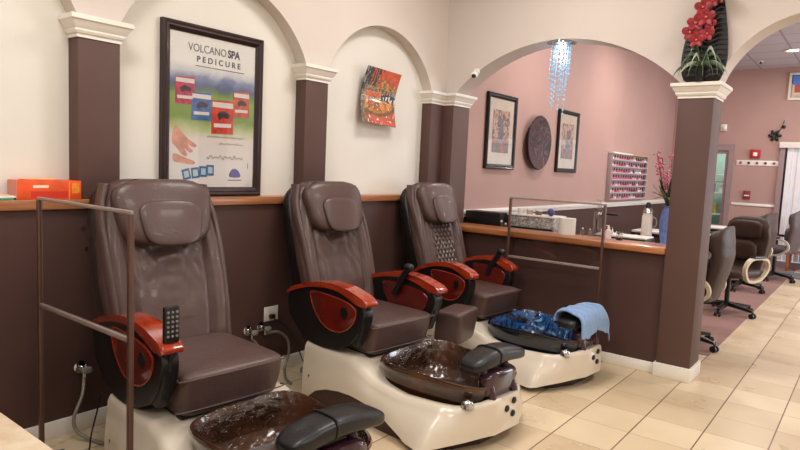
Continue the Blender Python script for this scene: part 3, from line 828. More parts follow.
# hands, script lines, small cards, crest
patch('poster_hand', [(.06, .60), (.12, .63), (.2, .68), (.3, .72), (.27, .735), (.2, .72), (.26, .76), (.22, .77), (.16, .74), (.2, .79), (.15, .79), (.08, .74), (.03, .7)], pc('skin_print', (222, 160, 140), na=.15, noise_scale=30), .0015, 3)
patch('poster_hand', [(.05, .78), (.15, .80), (.28, .83), (.26, .85), (.14, .84), (.05, .83)], pc('skin_print', (222, 160, 140)), .0015, 3)
def squiggle(x0, x1, y, amp, n, r=.0016):
    b = B(); pts = []
    for i in range(n):
        u = i/(n-1); pts.append((.014, PX(x0+(x1-x0)*u, 0)[0], PX(0, y+amp*math.sin(i*1.9)*(.6+.4*math.sin(i*.77)))[1]))
    tube(b, pts, r, 5, smooth=4); obj('poster_script', b, pc('script_ink', (120, 120, 128)), pt)
squiggle(.42, .88, .655, .010, 40, .0012); squiggle(.56, .86, .70, .010, 26, .0012); squiggle(.42, .86, .795, .018, 26, .0016)
text('poster_small_text', 'I', .05, ink, (.0135, PX(.93, 0)[0], PX(0, .85)[1]), rotF, pt, .7)
for i, (cx, a) in enumerate([(.19, -.3), (.29, -.15), (.38, 0), (.46, .02)]):
    q = [(-.055, -.045), (.055, -.045), (.055, .045), (-.055, .045)]
    P_ = [(cx+(x*math.cos(a)-y*math.sin(a)*1.2)*.8, .915-.01*i+(x*math.sin(a)*.6+y*math.cos(a))*.8) for x, y in q]
    patch('poster_card', P_, pc('card_blue', (64, 118, 170), na=.2, noise_scale=50), .0015+.0004*i)
    P2 = [(cx+(x*math.cos(a)-y*math.sin(a)*1.2)*.48, .915-.01*i+(x*math.sin(a)*.6+y*math.cos(a))*.48) for x, y in q]
    patch('poster_card_print', P2, pc('card_pale', (196, 214, 226)), .003+.0004*i)
patch('poster_crest', [(.70, .93), (.70, .90), (.73, .875), (.765, .87), (.80, .88), (.83, .905), (.83, .93)], pc('crest_violet', (108, 96, 176)), .0015, 2)
b = B(); box(b, .012, .0135, PX(.68, 0)[0], PX(.85, 0)[0], PX(0, .955)[1], PX(0, .948)[1]); obj('poster_rule', b, ink, pt, False)
b = B(); box(b, .019, .0205, -ph, ph, pz0, pz1); obj('pane', b, M['glass'], pt, False)

def painted(name, surf, colf, n, m_, pal, parent=None, thick=.006):
    """grid surface whose cells carry printed colours"""
    b = B(); V = [[b.verts.new(surf(i/n, j/m_)) for i in range(n+1)] for j in range(m_+1)]
    for j in range(m_):
        for i in range(n):
            fc = b.faces.new((V[j][i], V[j][i+1], V[j+1][i+1], V[j+1][i])); fc.material_index = colf((i+.5)/n, (j+.5)/m_)
    o = obj(name, b, pal, parent, autosmooth=180)
    s = o.modifiers.new('s', 'SOLIDIFY'); s.thickness = thick; s.offset = 0
    return o
# curved glass art, recess wall above the second chair
pal = [pc('art_orange', (196, 78, 34), na=.3, noise_scale=30, coat=.6), pc('art_amber', (186, 124, 44), na=.35, noise_scale=30, coat=.6), pc('art_black', (34, 30, 28), coat=.6), pc('art_green', (88, 84, 40), na=.4, noise_scale=50, coat=.6),
       pc('art_white', (226, 220, 210), coat=.6), pc('art_brown', (110, 84, 56), na=.2, noise_scale=30, coat=.6), pc('art_coral', (190, 84, 60), na=.2, noise_scale=30, coat=.6), pc('art_grey', (128, 124, 116), na=.2, noise_scale=40, coat=.6)]
rnd = random.Random(4)
def artcol(s, t):     # t = 0 at the top
    nz = noise.noise(Vector((s*7, t*7, 0))); n2 = noise.noise(Vector((s*22, t*18, 4)))
    if s < .09+.05*n2: return 7 if n2 > .1 else (5 if t > .4 else 2)
    if t < .32 and s < .42-.35*t+.14*n2 and ((s*12+nz) % 1 < .7): return 2
    if .42+.05*nz < t < .55+.04*nz and s > .52+.1*nz: return 4 if n2 > .22 else 2
    d = math.hypot((s-.45)/.62, (t-.5)/.33)
    if t > .5 and .9 < d < 1.06: return 5
    if t > .52 and d < .9: return 4 if n2 > .42 else (1 if nz > -.1 else (5 if n2 > 0 else 6))
    if t > .62: return 4 if n2 > .38 else 6 if s > .3 or n2 > -.1 else 5
    if t < .16: return 0
    if t < .30: return 1 if nz+n2 > .05 else (3 if n2 < -.2 else 0)
    if t < .36 and s > .2: return 3 if n2 > 0 else 1
    if .4 < t < .5 and s < .5: return 0 if n2 < .2 else 1
    return [3, 7, 1, 2][int((nz+1)*7+s*3) % 4]
def artsurf(s, t):
    y = 3.66+.44*s-.05*t+.012*math.sin(s*PI); z = 2.215-.435*t-.012*s
    return Vector((-3.262+.045*abs(2*t-1)**1.6+.02*(1-s), y, z))
ag = painted('curved_wall_art', artsurf, artcol, 54, 54, pal, None, .008)
tag(ag, 'curved orange and black landscape panel hanging under the second wall arch', 'wall art')

# two black framed prints and a round plate on the pink wall
ppal = [pc('print_slate', (112, 112, 130), na=.2, noise_scale=20), pc('print_rose', (176, 120, 110), na=.2, noise_scale=20), pc('print_brown', (96, 70, 60), na=.3, noise_scale=20), pc('print_sand', (196, 176, 156), na=.2, noise_scale=20), pc('print_red', (176, 58, 50)), pc('print_blue', (88, 104, 150))]
def print_col(seed):
    def fcol(s, t):
        nz = noise.noise(Vector((s*4+seed, t*5, seed))); n2 = noise.noise(Vector((s*12, t*12+seed, 2)))
        w = abs(s-.5)
        if w < .13+.05*n2 and .2 < t < .8: return 0 if t < .5 else (5 if n2 > 0 else 0)
        if t > .72: return 4 if nz > .1 else 2
        return [3, 1, 0, 2, 3][int((nz+1)*5+n2*2+5) % 5]
    return fcol
for i, (y0, y1, lab) in enumerate([(5.46, 6.08, 'black framed print on the pink wall, nearer the corner pilaster'), (7.19, 7.82, 'black framed print on the pink wall, just past the round plate')]):
    t, hy, z0, z1 = frame('framed_print', lab, 'picture', -3.188, y0, y1, 1.468, 2.238, .05, .035, M['blackframe'])
    b = B(); box(b, 0, .012, -hy, hy, z0, z1); obj('mat_board', b, pc('ivory_mat', (224, 208, 190)), t, False)
    a, q0, q1 = hy-.085, z0+.12, z1-.11
    painted('print', lambda s, tt, a=a, q0=q0, q1=q1: Vector((.0145, -a+2*a*s, q1-(q1-q0)*tt)), print_col(i*9+2), 26, 40, ppal, t, .002)
    b = B(); box(b, .019, .021, -hy, hy, z0, z1); obj('pane', b, M['glass'], t, False)
t = thing('decorative_plate', 'round dark glass plate with swirled red centre between the two framed prints', 'plate', (-3.19, 6.62, 1.79))
b = B(); lathe(b, [(.001, .03), (.2, .035), (.27, .055), (.3, .065), (.305, .06), (.28, .035), (.15, .012), (.001, .01)], 48, axis='x')
M['plate'] = ramp_mat('dark_swirled_glass', [(.40, (14, 9, 12)), (.47, (92, 30, 34)), (.50, (16, 10, 13)), (.545, (20, 13, 16)), (.57, (120, 92, 96)), (.6, (60, 24, 28))], 4.5, .55, 3, coat=0)
obj('dish', b, M['plate'], t)
b = B(); lathe(b, [(.298, .058), (.303, .064), (.31, .058), (.303, .05)], 48, axis='x'); obj('rim', b, M['black'], t)
b = B(); box(b, 0, .02, -.03, .03, -.05, .05); obj('hanger', b, M['black'], t)

# ------------------------------------------------------------------ chandelier under the arch
t = thing('crystal_chandelier', 'narrow crystal chandelier hanging in a spiral from the wide arch', 'chandelier', (-2.16, 4.85, 2.513))
M['crystal'] = mat('lit_blue_white_crystal', (176, 204, 226), .08, noise_amt=.05, coat=1, emit=(130, 185, 235), estr=.16)
b = B(); lathe(b, [(.001, -.02), (.10, -.022), (.115, -.012), (.115, 0), (.001, 0)], 32); obj('ceiling_plate', b, M['chrome'], t)
b = B(); lathe(b, [(.001, -.045), (.035, -.045), (.045, -.02), (.001, -.02)], 20); obj('lamp_spot', b, mat('lit_led_spot', (255, 255, 255), .5, noise_amt=.01, emit=(235, 245, 255), estr=4), t)
rnd = random.Random(3)
for k in range(22):
    a = k*.9; rad = .088-.003*k if k < 16 else .025+.008*(k-16)
    cx, cy = rad*math.cos(a), rad*math.sin(a)
    L_ = .26+.012*k if k < 14 else .40+.029*(k-14)
    sh = -.01 if k < 14 else -.02
    b = B(); z = -.025; cyl(b, (cx, cy, -.02), (cx+sh, cy, -L_), .0012, n=5)
    while z > -L_:
        r = rnd.choice([.008, .011, .010]); 
        bmesh.ops.create_icosphere(b, subdivisions=1, radius=r, matrix=Matrix.Translation((cx+sh*(z/-L_), cy, z)) @ Matrix.Diagonal((1, 1, 1.25, 1)))
        z -= r*2.6+.014
    obj('crystal_strand', b, M['crystal'], t, False)
l = bpy.data.lights.new('chandelier_lamp', 'POINT'); l.energy = 1.2; l.color = (.8, .92, 1); l.shadow_soft_size = .04; o = bpy.data.objects.new('chandelier_lamp', l); C.objects.link(o); o.location = (-2.16, 4.85, 2.40)

# ------------------------------------------------------------------ security camera
t = thing('security_camera', 'small white and black security camera at the left foot of the wide arch', 'camera', (-2.60, 4.722, 2.12))
t.location = (-2.87, 4.722, 2.30)
b = B(); lathe(b, [(.001, 0), (.03, 0), (.03, -.012), (.001, -.012)], 18, axis='y'); tube(b, [(0, -.01, 0), (0, -.03, .0), (0, -.045, -.015)], .009, 8); obj('mount', b, M['white'], t)
b = B(); superq(b, (.005, -.05, -.035), (.028, .032, .026), .8, .8, 20, 14); obj('body', b, M['white'], t)
b = B(); superq(b, (.012, -.068, -.045), (.02, .02, .018), .9, .9, 18, 12); obj('lens', b, M['black'], t)

# ------------------------------------------------------------------ orchid arrangement on the column capital
t = thing('leaf_backdrop', 'black ribbed leaf-shaped backdrop standing behind the red orchid on the column', 'decoration', (-1.045, 4.712, 2.1205))
out = [(-.09, 0), (-.135, .08), (-.14, .18), (-.125, .30), (-.085, .42), (-.03, .53), (.02, .62), (.06, .66), (.085, .60), (.11, .50), (.13, .38), (.145, .26), (.15, .14), (.13, .05), (.09, 0)]
b = B(); prism(b, out, -.022, -.006, .003, smooth=3); obj('leaf_board', b, M['black'], t)
def leafw(z):
    L0, R0 = [(z_, x) for x, z_ in out[:8]], [(z_, x) for x, z_ in reversed(out[7:])]
    return lerp_tab(L0, z), lerp_tab(R0, z)
for k in range(17):
    z = .04+.034*k; a, c = leafw(z+.0); mid = .005+.05*(z/.66)
    b = B(); tube(b, [(mid, -.030, z-.012), ((mid+c)/2, -.032, z+.012), (c-.008, -.026, z+.006)], .006, 6); tube(b, [(mid, -.030, z-.012), ((mid+a)/2, -.032, z+.012), (a+.008, -.026, z+.006)], .006, 6)
    obj('rib', b, pc('charcoal_rib', (62, 60, 60), coat=.3), t)
t = thing('potted_orchid', 'red silk orchid with green leaves in a black pot on the column capital', 'potted plant', (-1.05, 4.665, 2.1205))
b = B(); lathe(b, [(.001, 0), (.026, 0), (.034, .1), (.037, .105), (.03, .1), (.001, .095)], 20); obj('pot', b, M['softblack'], t)
rnd = random.Random(8)
gl = pc('dark_green_leaf', (70, 92, 62), na=.2, noise_scale=30, coat=.3); gl2 = pc('pale_silver_leaf', (168, 176, 152), na=.15, noise_scale=20)
for k in range(15):
    a = R(-10-160*k/14)+(.12*rnd.random()); ln = .10+.05*rnd.random(); up = .08+.10*rnd.random() if k % 2 else .03
    b = B(); P_ = crom([(0, 0, .095), (math.cos(a)*ln*.5, math.sin(a)*.02, .10+up), (math.cos(a)*ln, math.sin(a)*.035-.005, .07+up*.6), (math.cos(a)*ln*1.2, math.sin(a)*.045-.008, .03+up*.1)], 6)
    rings = []
    for i, p in enumerate(P_):
        w = .012*math.sin(PI*min(1, (i+1)/len(P_)*.94+.03)); rings.append([p+Vector((0, -.004, w)), p+Vector((0, .002, 0)), p+Vector((0, -.004, -w)), p+Vector((0, -.006, 0))])
    loft(b, rings); obj('leaf', b, gl2 if k % 3 == 0 else gl, t)
b = B(); tube(b, [(0, 0, .1), (-.02, -.01, .2), (-.03, -.02, .32), (.03, -.025, .45), (.06, -.03, .56)], .004, 6); obj('stem', b, gl, t)
rp = pc('crimson_petal', (140, 12, 28), na=.25, noise_scale=40, sheen=.3)
def flower(x, z, s, yaw):
    b = B()
    for k in range(5):
        a = PI/2+2*PI*k/5; Mt = Matrix.Rotation(yaw, 4, 'Z')
        w = (.62 if k in (1, 4) else .42)*s
        c = Vector((math.cos(a)*s*.55, -.012*s/.05, math.sin(a)*s*.55)); rad = Vector((math.cos(a), 0, math.sin(a))); tan = Vector((-math.sin(a), 0, math.cos(a)))
        superq(b, Mt @ c, (s*.55, w*.8, s*.07), 1, 1, 12, 8, (Mt @ (rad+Vector((0, -.25, 0))).normalized(), Mt @ tan, Mt @ Vector((0, -1, 0))))
    for v in b.verts: v.co += Vector((x, -.045, z+.03))
    fo = obj('flower', b, rp, t)
    q = B(); superq(q, (x, -.045-s*.32, z+.03), (s*.16, s*.18, s*.16), 1, 1, 10, 8); obj('flower_centre', q, pc('amber_lip', (220, 110, 60)), fo)
for x, z, s, yw in [(-.075, .30, .055, .3), (-.03, .245, .05, 0), (.035, .28, .052, -.2), (-.045, .36, .055, .2), (.02, .39, .06, -.1), (.05, .34, .045, -.3), (-.005, .46, .055, .1), (.05, .50, .05, -.2), (.09, .52, .05, -.3), (.03, .57, .045, 0), (.0, .52, .04, .3)]:
    flower(x, z, s, yw)

# ------------------------------------------------------------------ things on the wall ledge
t = thing('carton', 'orange and red carton lying on the ledge beside the left pilaster', 'box', (-3.225, 1.33, 1.2125))
t['label'] = 'orange printed carton lying on the left end of the wooden ledge'
b = B(); box(b, -.055, .05, -.15, .145, 0, .092, .002); obj('carton', b, pc('carton_orange', (226, 84, 34), na=.15, noise_scale=14), t)
b = B(); box(b, .0502, .0508, -.09, .08, .008, .04); obj('printed_band', b, pc('carton_red', (206, 50, 34)), t)
b = B(); box(b, .0502, .0508, -.08, -.01, .056, .07); obj('printed_lettering', b, pc('carton_white', (240, 214, 190)), t)
b = B(); box(b, .0502, .0508, .085, .088, .0, .09); obj('carton_edge', b, pc('carton_yellow', (240, 168, 60)), t)
b = B(); box(b, .0502, .0508, .1, .135, .03, .08); obj('printed_panel', b, pc('carton_amber', (236, 140, 44), na=.2, noise_scale=40), t)
b = B(); box(b, -.055, .05, -.152, -.15, .002, .09); obj('end_flap', b, pc('carton_pale', (214, 140, 120)), t)
b = B(); superq(b, (-.01, -.03, .094), (.03, .09, .005), .6, .6, 20, 8); o = obj('paper_slip', b, pc('pale_orange_paper', (236, 178, 120)), None); tag(o, 'crumpled pale orange paper slip on top of the orange carton', 'paper', loc=(-3.225, 1.33, 1.2145))
for k, (dy, c, z, lab) in enumerate([(0, (70, 150, 116), .0, 'green magazine at the bottom of the pile on the left ledge'), (.015, (236, 226, 214), .009, 'white magazine in the middle of the pile on the left ledge'), (-.02, (226, 186, 160), .018, 'peach leaflet on top of the pile on the left ledge')]):
    b = B(); box(b, -.055, .045, -.11, .11, 0, .009 if k < 2 else .006, .001); o = obj('magazine', b, pc('magazine_%d' % k, c, na=.15, noise_scale=20), None); tag(o, lab, 'magazine', loc=(-3.225, 1.06+dy, 1.2125+z+.0003*k), rz=R(6*k-6))
b = B(); superq(b, (0, 0, .022), (.03, .05, .022), .4, .4, 20, 12); o = obj('small_box', b, pc('periwinkle', (110, 120, 190)), None); tag(o, 'small blue violet box on the magazines at the left edge', 'box', loc=(-3.23, 1.03, 1.2372))

# ------------------------------------------------------------------ plumbing on the wainscot
def valve(name, lab, y, z):
    t = thing(name, lab, 'valve', (-3.188, y, z), 0, None)
    b = B(); lathe(b, [(.001, 0), (.032, 0), (.032, .004), (.012, .012), (.001, .012)], 20, axis='x'); obj('flange', b, M['chrome'], t)
    b = B(); cyl(b, (.01, 0, 0), (.06, 0, 0), .012); cyl(b, (.045, -.0, 0), (.045, .0, -.045), .009); obj('body', b, M['chrome'], t)
    b = B(); superq(b, (.075, 0, 0), (.012, .026, .017), .6, .6, 20, 12); obj('handle', b, M['grey'], t)
    return t
valve('shutoff_valve', 'left chrome shut-off valve on the brown wall beside the outlet', 2.545, .332)
valve('shutoff_valve', 'right chrome shut-off valve on the brown wall, just under the outlet', 2.655, .338)
valve('shutoff_valve', 'chrome shut-off valve on the brown wall behind the near partition', 1.47, .34)
t = thing('wall_outlet', 'white wall outlet with a black plug on the brown wall', 'outlet', (-3.189, 2.74, .415))
b = B(); box(b, 0, .006, -.06, .06, -.05, .05, .003); obj('cover_plate', b, M['white'], t)
b = B(); superq(b, (.022, -.005, -.015), (.016, .022, .014), .5, .5, 16, 10); obj('plug', b, M['black'], t)
def hose(name, pts, r, m, lab, cat='hose'):
    b = B(); tube(b, pts, r, 10); o = obj(name, b, m, None); tag(o, lab, cat); return o
hose('water_hose', [(-3.143, 2.545, .285), (-3.135, 2.58, .25), (-3.13, 2.605, .18), (-3.13, 2.60, .1), (-3.08, 2.58, .014), (-2.95, 2.56, .012)], .009, M['hose'], 'grey hose dropping from the left valve behind the seat')
hose('water_hose', [(-3.143, 2.655, .30), (-3.12, 2.75, .30), (-3.11, 2.83, .23), (-3.11, 2.84, .12), (-3.1, 2.80, .04), (-3.0, 2.72, .014), (-2.9, 2.68, .012)], .009, M['hose'], 'grey hose looping right from the right valve to the floor')
hose('water_hose', [(-3.143, 1.47, .295), (-3.10, 1.44, .22), (-3.08, 1.39, .12), (-3.06, 1.40, .05), (-2.98, 1.45, .012), (-2.8, 1.5, .012)], .009, M['hose'], 'grey hose curling to the floor behind the near partition')
hose('power_cord', [(-3.165, 2.74, .39), (-3.15, 2.86, .3), (-3.14, 2.95, .15), (-3.1, 3.0, .008), (-2.98, 3.02, .008)], .004, M['black'], 'thin black cord running down from the wall outlet', 'cord')
hose('power_cord', [(-2.86, 1.42, .3), (-2.87, 1.40, .2), (-2.88, 1.38, .1), (-2.88, 1.36, .006), (-2.93, 1.3, .006)], .004, M['black'], 'thin black cord dropping beside the base of the nearest chair', 'cord')
t = thing('floor_connector', 'grey hose connector block on the floor under the wall outlet', 'connector', (-3.0, 2.93, 0), .3)
b = B(); box(b, -.05, .05, -.035, .035, 0, .04, .006); obj('body', b, M['grey'], t)
b = B(); lathe(b, [(.001, .04), (.018, .04), (.016, .07), (.001, .07)], 14); obj('cap', b, M['grey'], t)
for k, (z) in enumerate((1.064, .954)):
    b = B(); lathe(b, [(.001, 0), (.013, 0), (.011, .008), (.001, .01)], 14, axis='x'); o = obj('wall_bolt', b, M['chrome'], None); tag(o, ['upper', 'lower'][k]+' small chrome bolt on the brown wall left of the nearest chair', 'bolt', loc=(-3.189, 1.485+.018*k, z))

# ------------------------------------------------------------------ on and behind the bar
def lathe_thing(name, lab, cat, loc, parts, group=None):
    t = thing(name, lab, cat, loc, 0, group)
    for pn, prof, m in parts:
        b = B(); lathe(b, prof, 20); obj(pn, b, m, t)
    return t
ZB = .9455
t = lathe_thing('paper_roll', 'white paper towel roll standing on the wooden bar', 'paper roll', (-2.04, 4.94, ZB), [('roll', [(.02, 0), (.07, 0), (.07, .135), (.02, .135), (.02, .01)], M['paper']), ('core', [(.018, .002), (.02, .002), (.02, .134), (.018, .134)], pc('card_core', (170, 140, 110)))])
cl = M['clearb'] = glass('clear_bottle_plastic', (255, 255, 255), .08, .5, .93)
def bottle(lab, x, y, h, r, m, capm, pump=False, z=ZB):
    parts = [('body', [(.001, 0), (r, 0), (r, h*.55), (r*.9, h*.66), (r*.35, h*.74), (r*.35, h*.78), (.001, h*.78)], m), ('cap', [(.001, h*.78), (r*.45, h*.78), (r*.42, h*.92), (.001, h*.94)], capm)]
    t = lathe_thing('bottle', lab, 'bottle', (x, y, z), parts)
    if pump:
        b = B(); cyl(b, (0, 0, h*.9), (0, 0, h), r*.12, n=8); box(b, -r*.9, r*.2, -r*.15, r*.15, h*.97, h*1.03, .001); obj('pump', b, capm, t)
pw = pc('pearl_plastic', (226, 206, 206)); 
bottle('short clear bottle on the bar just right of the paper roll', -1.90, 4.93, .075, .016, cl, M['white'])
bottle('second short clear bottle from the paper roll on the bar', -1.845, 4.95, .07, .015, cl, pw)
bottle('tall clear pump bottle on the bar left of the partition post', -1.79, 4.99, .30, .045, cl, cl, True)
bottle('white pump bottle standing on the bar right of the partition post', -1.69, 4.94, .105, .024, pw, M['white'], True)
t = lathe_thing('glass_cup', 'small clear cup with black base on the bar', 'cup', (-1.60, 4.94, ZB), [('base', [(.001, 0), (.024, 0), (.024, .018), (.001, .018)], M['black']), ('glass', [(.022, .018), (.028, .065), (.026, .065), (.02, .02)], cl)])
# low cabinet against the pink wall, right behind the bar
t = thing('storage_cabinet', 'low dark cabinet behind the bar against the pink wall', 'cabinet', (-2.72, 5.36, 0))
b = B(); box(b, -.45, .45, -.3, .3, .05, .86, .004); obj('carcass', b, M['brown_w'], t); b = B(); box(b, -.46, .46, -.31, .31, .86, .88, .004); obj('top', b, M['black'], t)
for s in (-1, 1):
    b = B(); box(b, s*.225-.21, s*.225+.21, .3, .315, .08, .84, .003); d_ = obj('door', b, M['brown_w'], t); b = B(); cyl(b, (s*.03, .33, .45), (s*.03, .33, .6), .006); obj('handle', b, M['chrome'], d_)
b = B(); box(b, -.45, .45, -.28, .28, 0, .05); obj('plinth', b, M['black'], t)
t = thing('black_storage_case', 'flat fronted black case behind the left end of the bar', 'case', (-2.98, 5.2, .881), R(0))
b = B(); box(b, -.17, .21, -.08, .1, 0, .175, .004); obj('case_body', b, M['black'], t); b = B(); box(b, -.17, .21, -.082, -.079, .145, .15); obj('lid_seam', b, M['softblack'], t)
M['frost'] = ramp_mat('frosted_patterned_plastic', [(.35, (110, 104, 104)), (.5, (168, 160, 158)), (.65, (214, 208, 204))], 40, .3, 1)
t = thing('acrylic_organiser', 'grey patterned clear organiser box behind the bar through the far partition', 'organiser', (-2.62, 5.36, .881))
b = B(); box(b, -.13, .33, -.12, .12, 0, .16, .004); obj('box_body', b, M['frost'], t); b = B(); box(b, -.14, .34, -.13, .13, .16, .175, .003); obj('lid', b, M['white'], t)
b = B(); box(b, -.12, .32, -.126, -.12, .01, .06); obj('drawer_front', b, M['black'], t)
for k, (x, c, h, lab) in enumerate([(-.05, (226, 214, 210), .05, 'white jar on the grey organiser, leftmost of three'), (.04, (190, 168, 160), .055, 'beige jar on the grey organiser, between two others'), (.13, (120, 92, 80), .05, 'brown jar on the grey organiser, right of the beige one')]):
    lathe_thing('jar', lab, 'jar', (-2.62+x, 5.34, 1.0565), [('glass', [(.001, 0), (.03, 0), (.032, h*.7), (.001, h*.7)], pc('jar_%d' % k, c)), ('lid', [(.001, h*.7), (.033, h*.7), (.033, h), (.001, h)], M['white'])])
b = B(); superq(b, (0, 0, .035), (.035, .035, .035), 1, 1, 24, 16); o = obj('blue_ball', b, pc('indigo_ball', (58, 54, 128), coat=.6), None); tag(o, 'small indigo ball on the right end of the grey organiser', 'ball', loc=(-2.35, 5.3, 1.0565))
bottle('clear bottle beside the black case on the low cabinet', -2.755, 5.12, .12, .022, cl, pw, z=.881)
b_ = bottle('second clear bottle near the black case on the low cabinet', -2.70, 5.10, .10, .02, cl, M['white'], z=.881)

# nail desk with its lamp, tray and flowers
M['deskt'] = pc('white_desk_top', (232, 226, 224), coat=.4)
def desk(lab, x, y):
    t = thing('nail_desk', lab, 'desk', (x, y, 0), 0)
    b = B(); box(b, -.42, .42, -.25, .25, .775, .80, .006); obj('desk_top', b, M['deskt'], t)
    b = B(); box(b, -.425, .425, -.255, .255, .745, .775, .004); obj('top_edge', b, M['black'], t)
    b = B(); box(b, -.40, -.10, -.22, .22, .03, .745, .003); obj('pedestal', b, M['brown_w'], t)
    for k in range(3):
        b = B(); box(b, -.1, -.088, -.2, .2, .08+.22*k, .27+.22*k, .002); dr = obj('drawer', b, M['brown_w'], t); b = B(); cyl(b, (-.075, -.05, .2+.22*k), (-.075, .05, .2+.22*k), .005, n=8); obj('handle', b, M['chrome'], dr)
    b = B(); box(b, .34, .40, -.22, .22, 0, .745, .003); obj('leg_panel', b, M['brown_w'], t)
    return t
desk('white topped nail desk nearest the bar, left of the column', -1.95, 6.2)
desk('white topped nail desk second from the bar, behind the column', -1.95, 8.0)
desk('white topped nail desk farthest from the bar', -2.0, 9.75)
ZD = .8005
t = lathe_thing('thermos_flask', 'tall white flask with chrome top on the nearest nail desk', 'flask', (-1.79, 6.33, ZD), [('body', [(.001, 0), (.05, 0), (.054, .02), (.05, .26), (.04, .30), (.001, .3)], pc('ivory_enamel', (226, 216, 206), coat=.5)), ('neck', [(.045, .3), (.04, .33), (.03, .35), (.001, .35)], M['chrome']), ('stopper', [(.028, .35), (.02, .40), (.001, .41)], M['black'])])
b = B(); tube(b, [(.045, 0, .16), (.085, 0, .18), (.085, 0, .24), (.045, 0, .27)], .007, 8); obj('handle', b, M['grey'], t)
t = thing('manicure_tray', 'black tray of white tools on the nearest nail desk', 'tray', (-1.98, 6.10, ZD), .0)
b = B(); box(b, -.2, .3, -.15, .15, 0, .065, .003); obj('tray_base', b, M['black'], t); b = B(); box(b, -.19, .29, -.14, .14, .0651, .08, .003); obj('tray_liner', b, M['white'], t)
for k in range(4):
    b = B(); lathe(b, [(.001, .08), (.014, .08), (.012, .12), (.004, .13), (.001, .145)], 12, (-.15+.05*k, .04*(k % 2)-.06, 0)); obj('tool_bottle', b, [pw, M['white'], M['chrome'], M['black']][k], t)
t = thing('desk_lamp', 'thin black arm lamp leaning over the nearest nail desk', 'lamp', (-2.26, 6.34, ZD))
b = B(); lathe(b, [(.001, 0), (.06, 0), (.06, .015), (.001, .02)], 20); obj('base', b, M['black'], t)
b = B(); tube(b, [(0, 0, .015), (-.04, 0, .16), (.03, 0, .27)], .007, 8); obj('arm', b, M['black'], t)
b = B(); superq(b, (.10, 0, .255), (.09, .025, .012), .4, .4, 20, 10); obj('head', b, M['black'], t)
bl = pc('periwinkle_cloth', (104, 124, 184), na=.2, noise_scale=20)
t = thing('blossom_vase', 'blue vase of pink blossom branches and dark leaves left of the column', 'vase', (-1.62, 6.42, ZD))
b = B(); lathe(b, [(.001, 0), (.05, 0), (.07, .1), (.078, .22), (.06, .32), (.045, .36), (.055, .38), (.04, .36), (.001, .3)], 28); obj('vase', b, bl, t)
rnd = random.Random(5); pk_ = pc('pink_blossom', (214, 130, 146), na=.2, noise_scale=50); dkgr = pc('deep_green_leaf', (44, 58, 40), na=.3, noise_scale=30)
for k in range(8):
    a = k*.8; tx, ty, hz = math.cos(a)*.12-.03, math.sin(a)*.10, .62+.33*rnd.random()
    P_ = [(0, 0, .32), (tx*.4, ty*.4, .5), (tx*.8, ty*.8, hz*.85), (tx, ty, hz)]
    b = B(); tube(b, P_, .004, 5); br = obj('branch', b, pc('twig', (84, 56, 46)), t)
    q = B(); cp_ = crom(P_, 8)
    for p in cp_[8:]:
        for _ in range(2):
            d = Vector((rnd.uniform(-1, 1), rnd.uniform(-1, 1), rnd.uniform(-.5, 1)))*.03
            bmesh.ops.create_icosphere(q, subdivisions=1, radius=rnd.uniform(.007, .014), matrix=Matrix.Translation(p+d))
    s_ = obj('blossom', q, pk_, br, False); s_['kind'] = 'stuff'
for k in range(18):
    a = k*.7; P_ = crom([(0, 0, .34), (math.cos(a)*.06, math.sin(a)*.06, .46), (math.cos(a)*.17, math.sin(a)*.13, .44+.07*(k % 4))], 6); b = B(); rings = []
    for i, p in enumerate(P_):
        w = .022*math.sin(PI*((i+.5)/len(P_))); rings.append([p+Vector((-math.sin(a)*w, math.cos(a)*w, 0)), p+Vector((0, 0, .003)), p-Vector((-math.sin(a)*w, math.cos(a)*w, 0)), p-Vector((0, 0, .003))])
    loft(b, rings); obj('leaf', b, dkgr if k % 2 else pc('mid_green_leaf', (96, 112, 70)), t)
for x, y, lab, c in [(-1.9, 6.36, 'small red bottle at the back of the nearest nail desk', (170, 40, 50)), (-2.1, 6.36, 'small white bottle at the back of the nearest nail desk', (230, 224, 220))]:
    bottle(lab, x, y, .1, .018, pc('bt%d' % c[0], c), M['black'], z=ZD)

# nail polish rack
t = thing('polish_rack', 'white wall rack of nail polish shelves on the pink wall', 'rack', (-3.189, 9.92, 1.08))
b = B(); box(b, 0, .012, -.86, .86, 0, .70); obj('back_panel', b, pc('pale_rose_panel', (176, 146, 146)), t, False)
for s in (-1, 1):
    b = B(); box(b, 0, .07, s*.86-.006, s*.86+.006, 0, .70, .002); obj('side_panel', b, pc('rack_grey', (176, 160, 160)), t)
b = B(); box(b, 0, .09, -.87, .0, .70, .72, .002); obj('header', b, M['white'], t); b = B(); box(b, 0, .09, .0, .87, .70, .72, .002); obj('header', b, pc('tan_header', (190, 150, 110)), t)
NS = 7
for k in range(NS):
    b = B(); box(b, .012, .08, -.85, .85, .015+.098*k, .021+.098*k); box(b, .076, .08, -.85, .85, .021+.098*k, .035+.098*k); obj('shelf', b, pc('shelf_grey', (170, 160, 166)), t, False)
cols = {'pink': (218, 96, 140), 'red': (190, 36, 56), 'pale pink': (230, 180, 190), 'plum': (96, 30, 60), 'white': (236, 232, 230), 'dark': (46, 40, 48), 'coral': (226, 110, 96)}
protos = {}
wd_ = ['bottom', 'second lowest', 'third lowest', 'middle', 'third highest', 'second highest', 'top']
rnd = random.Random(12)
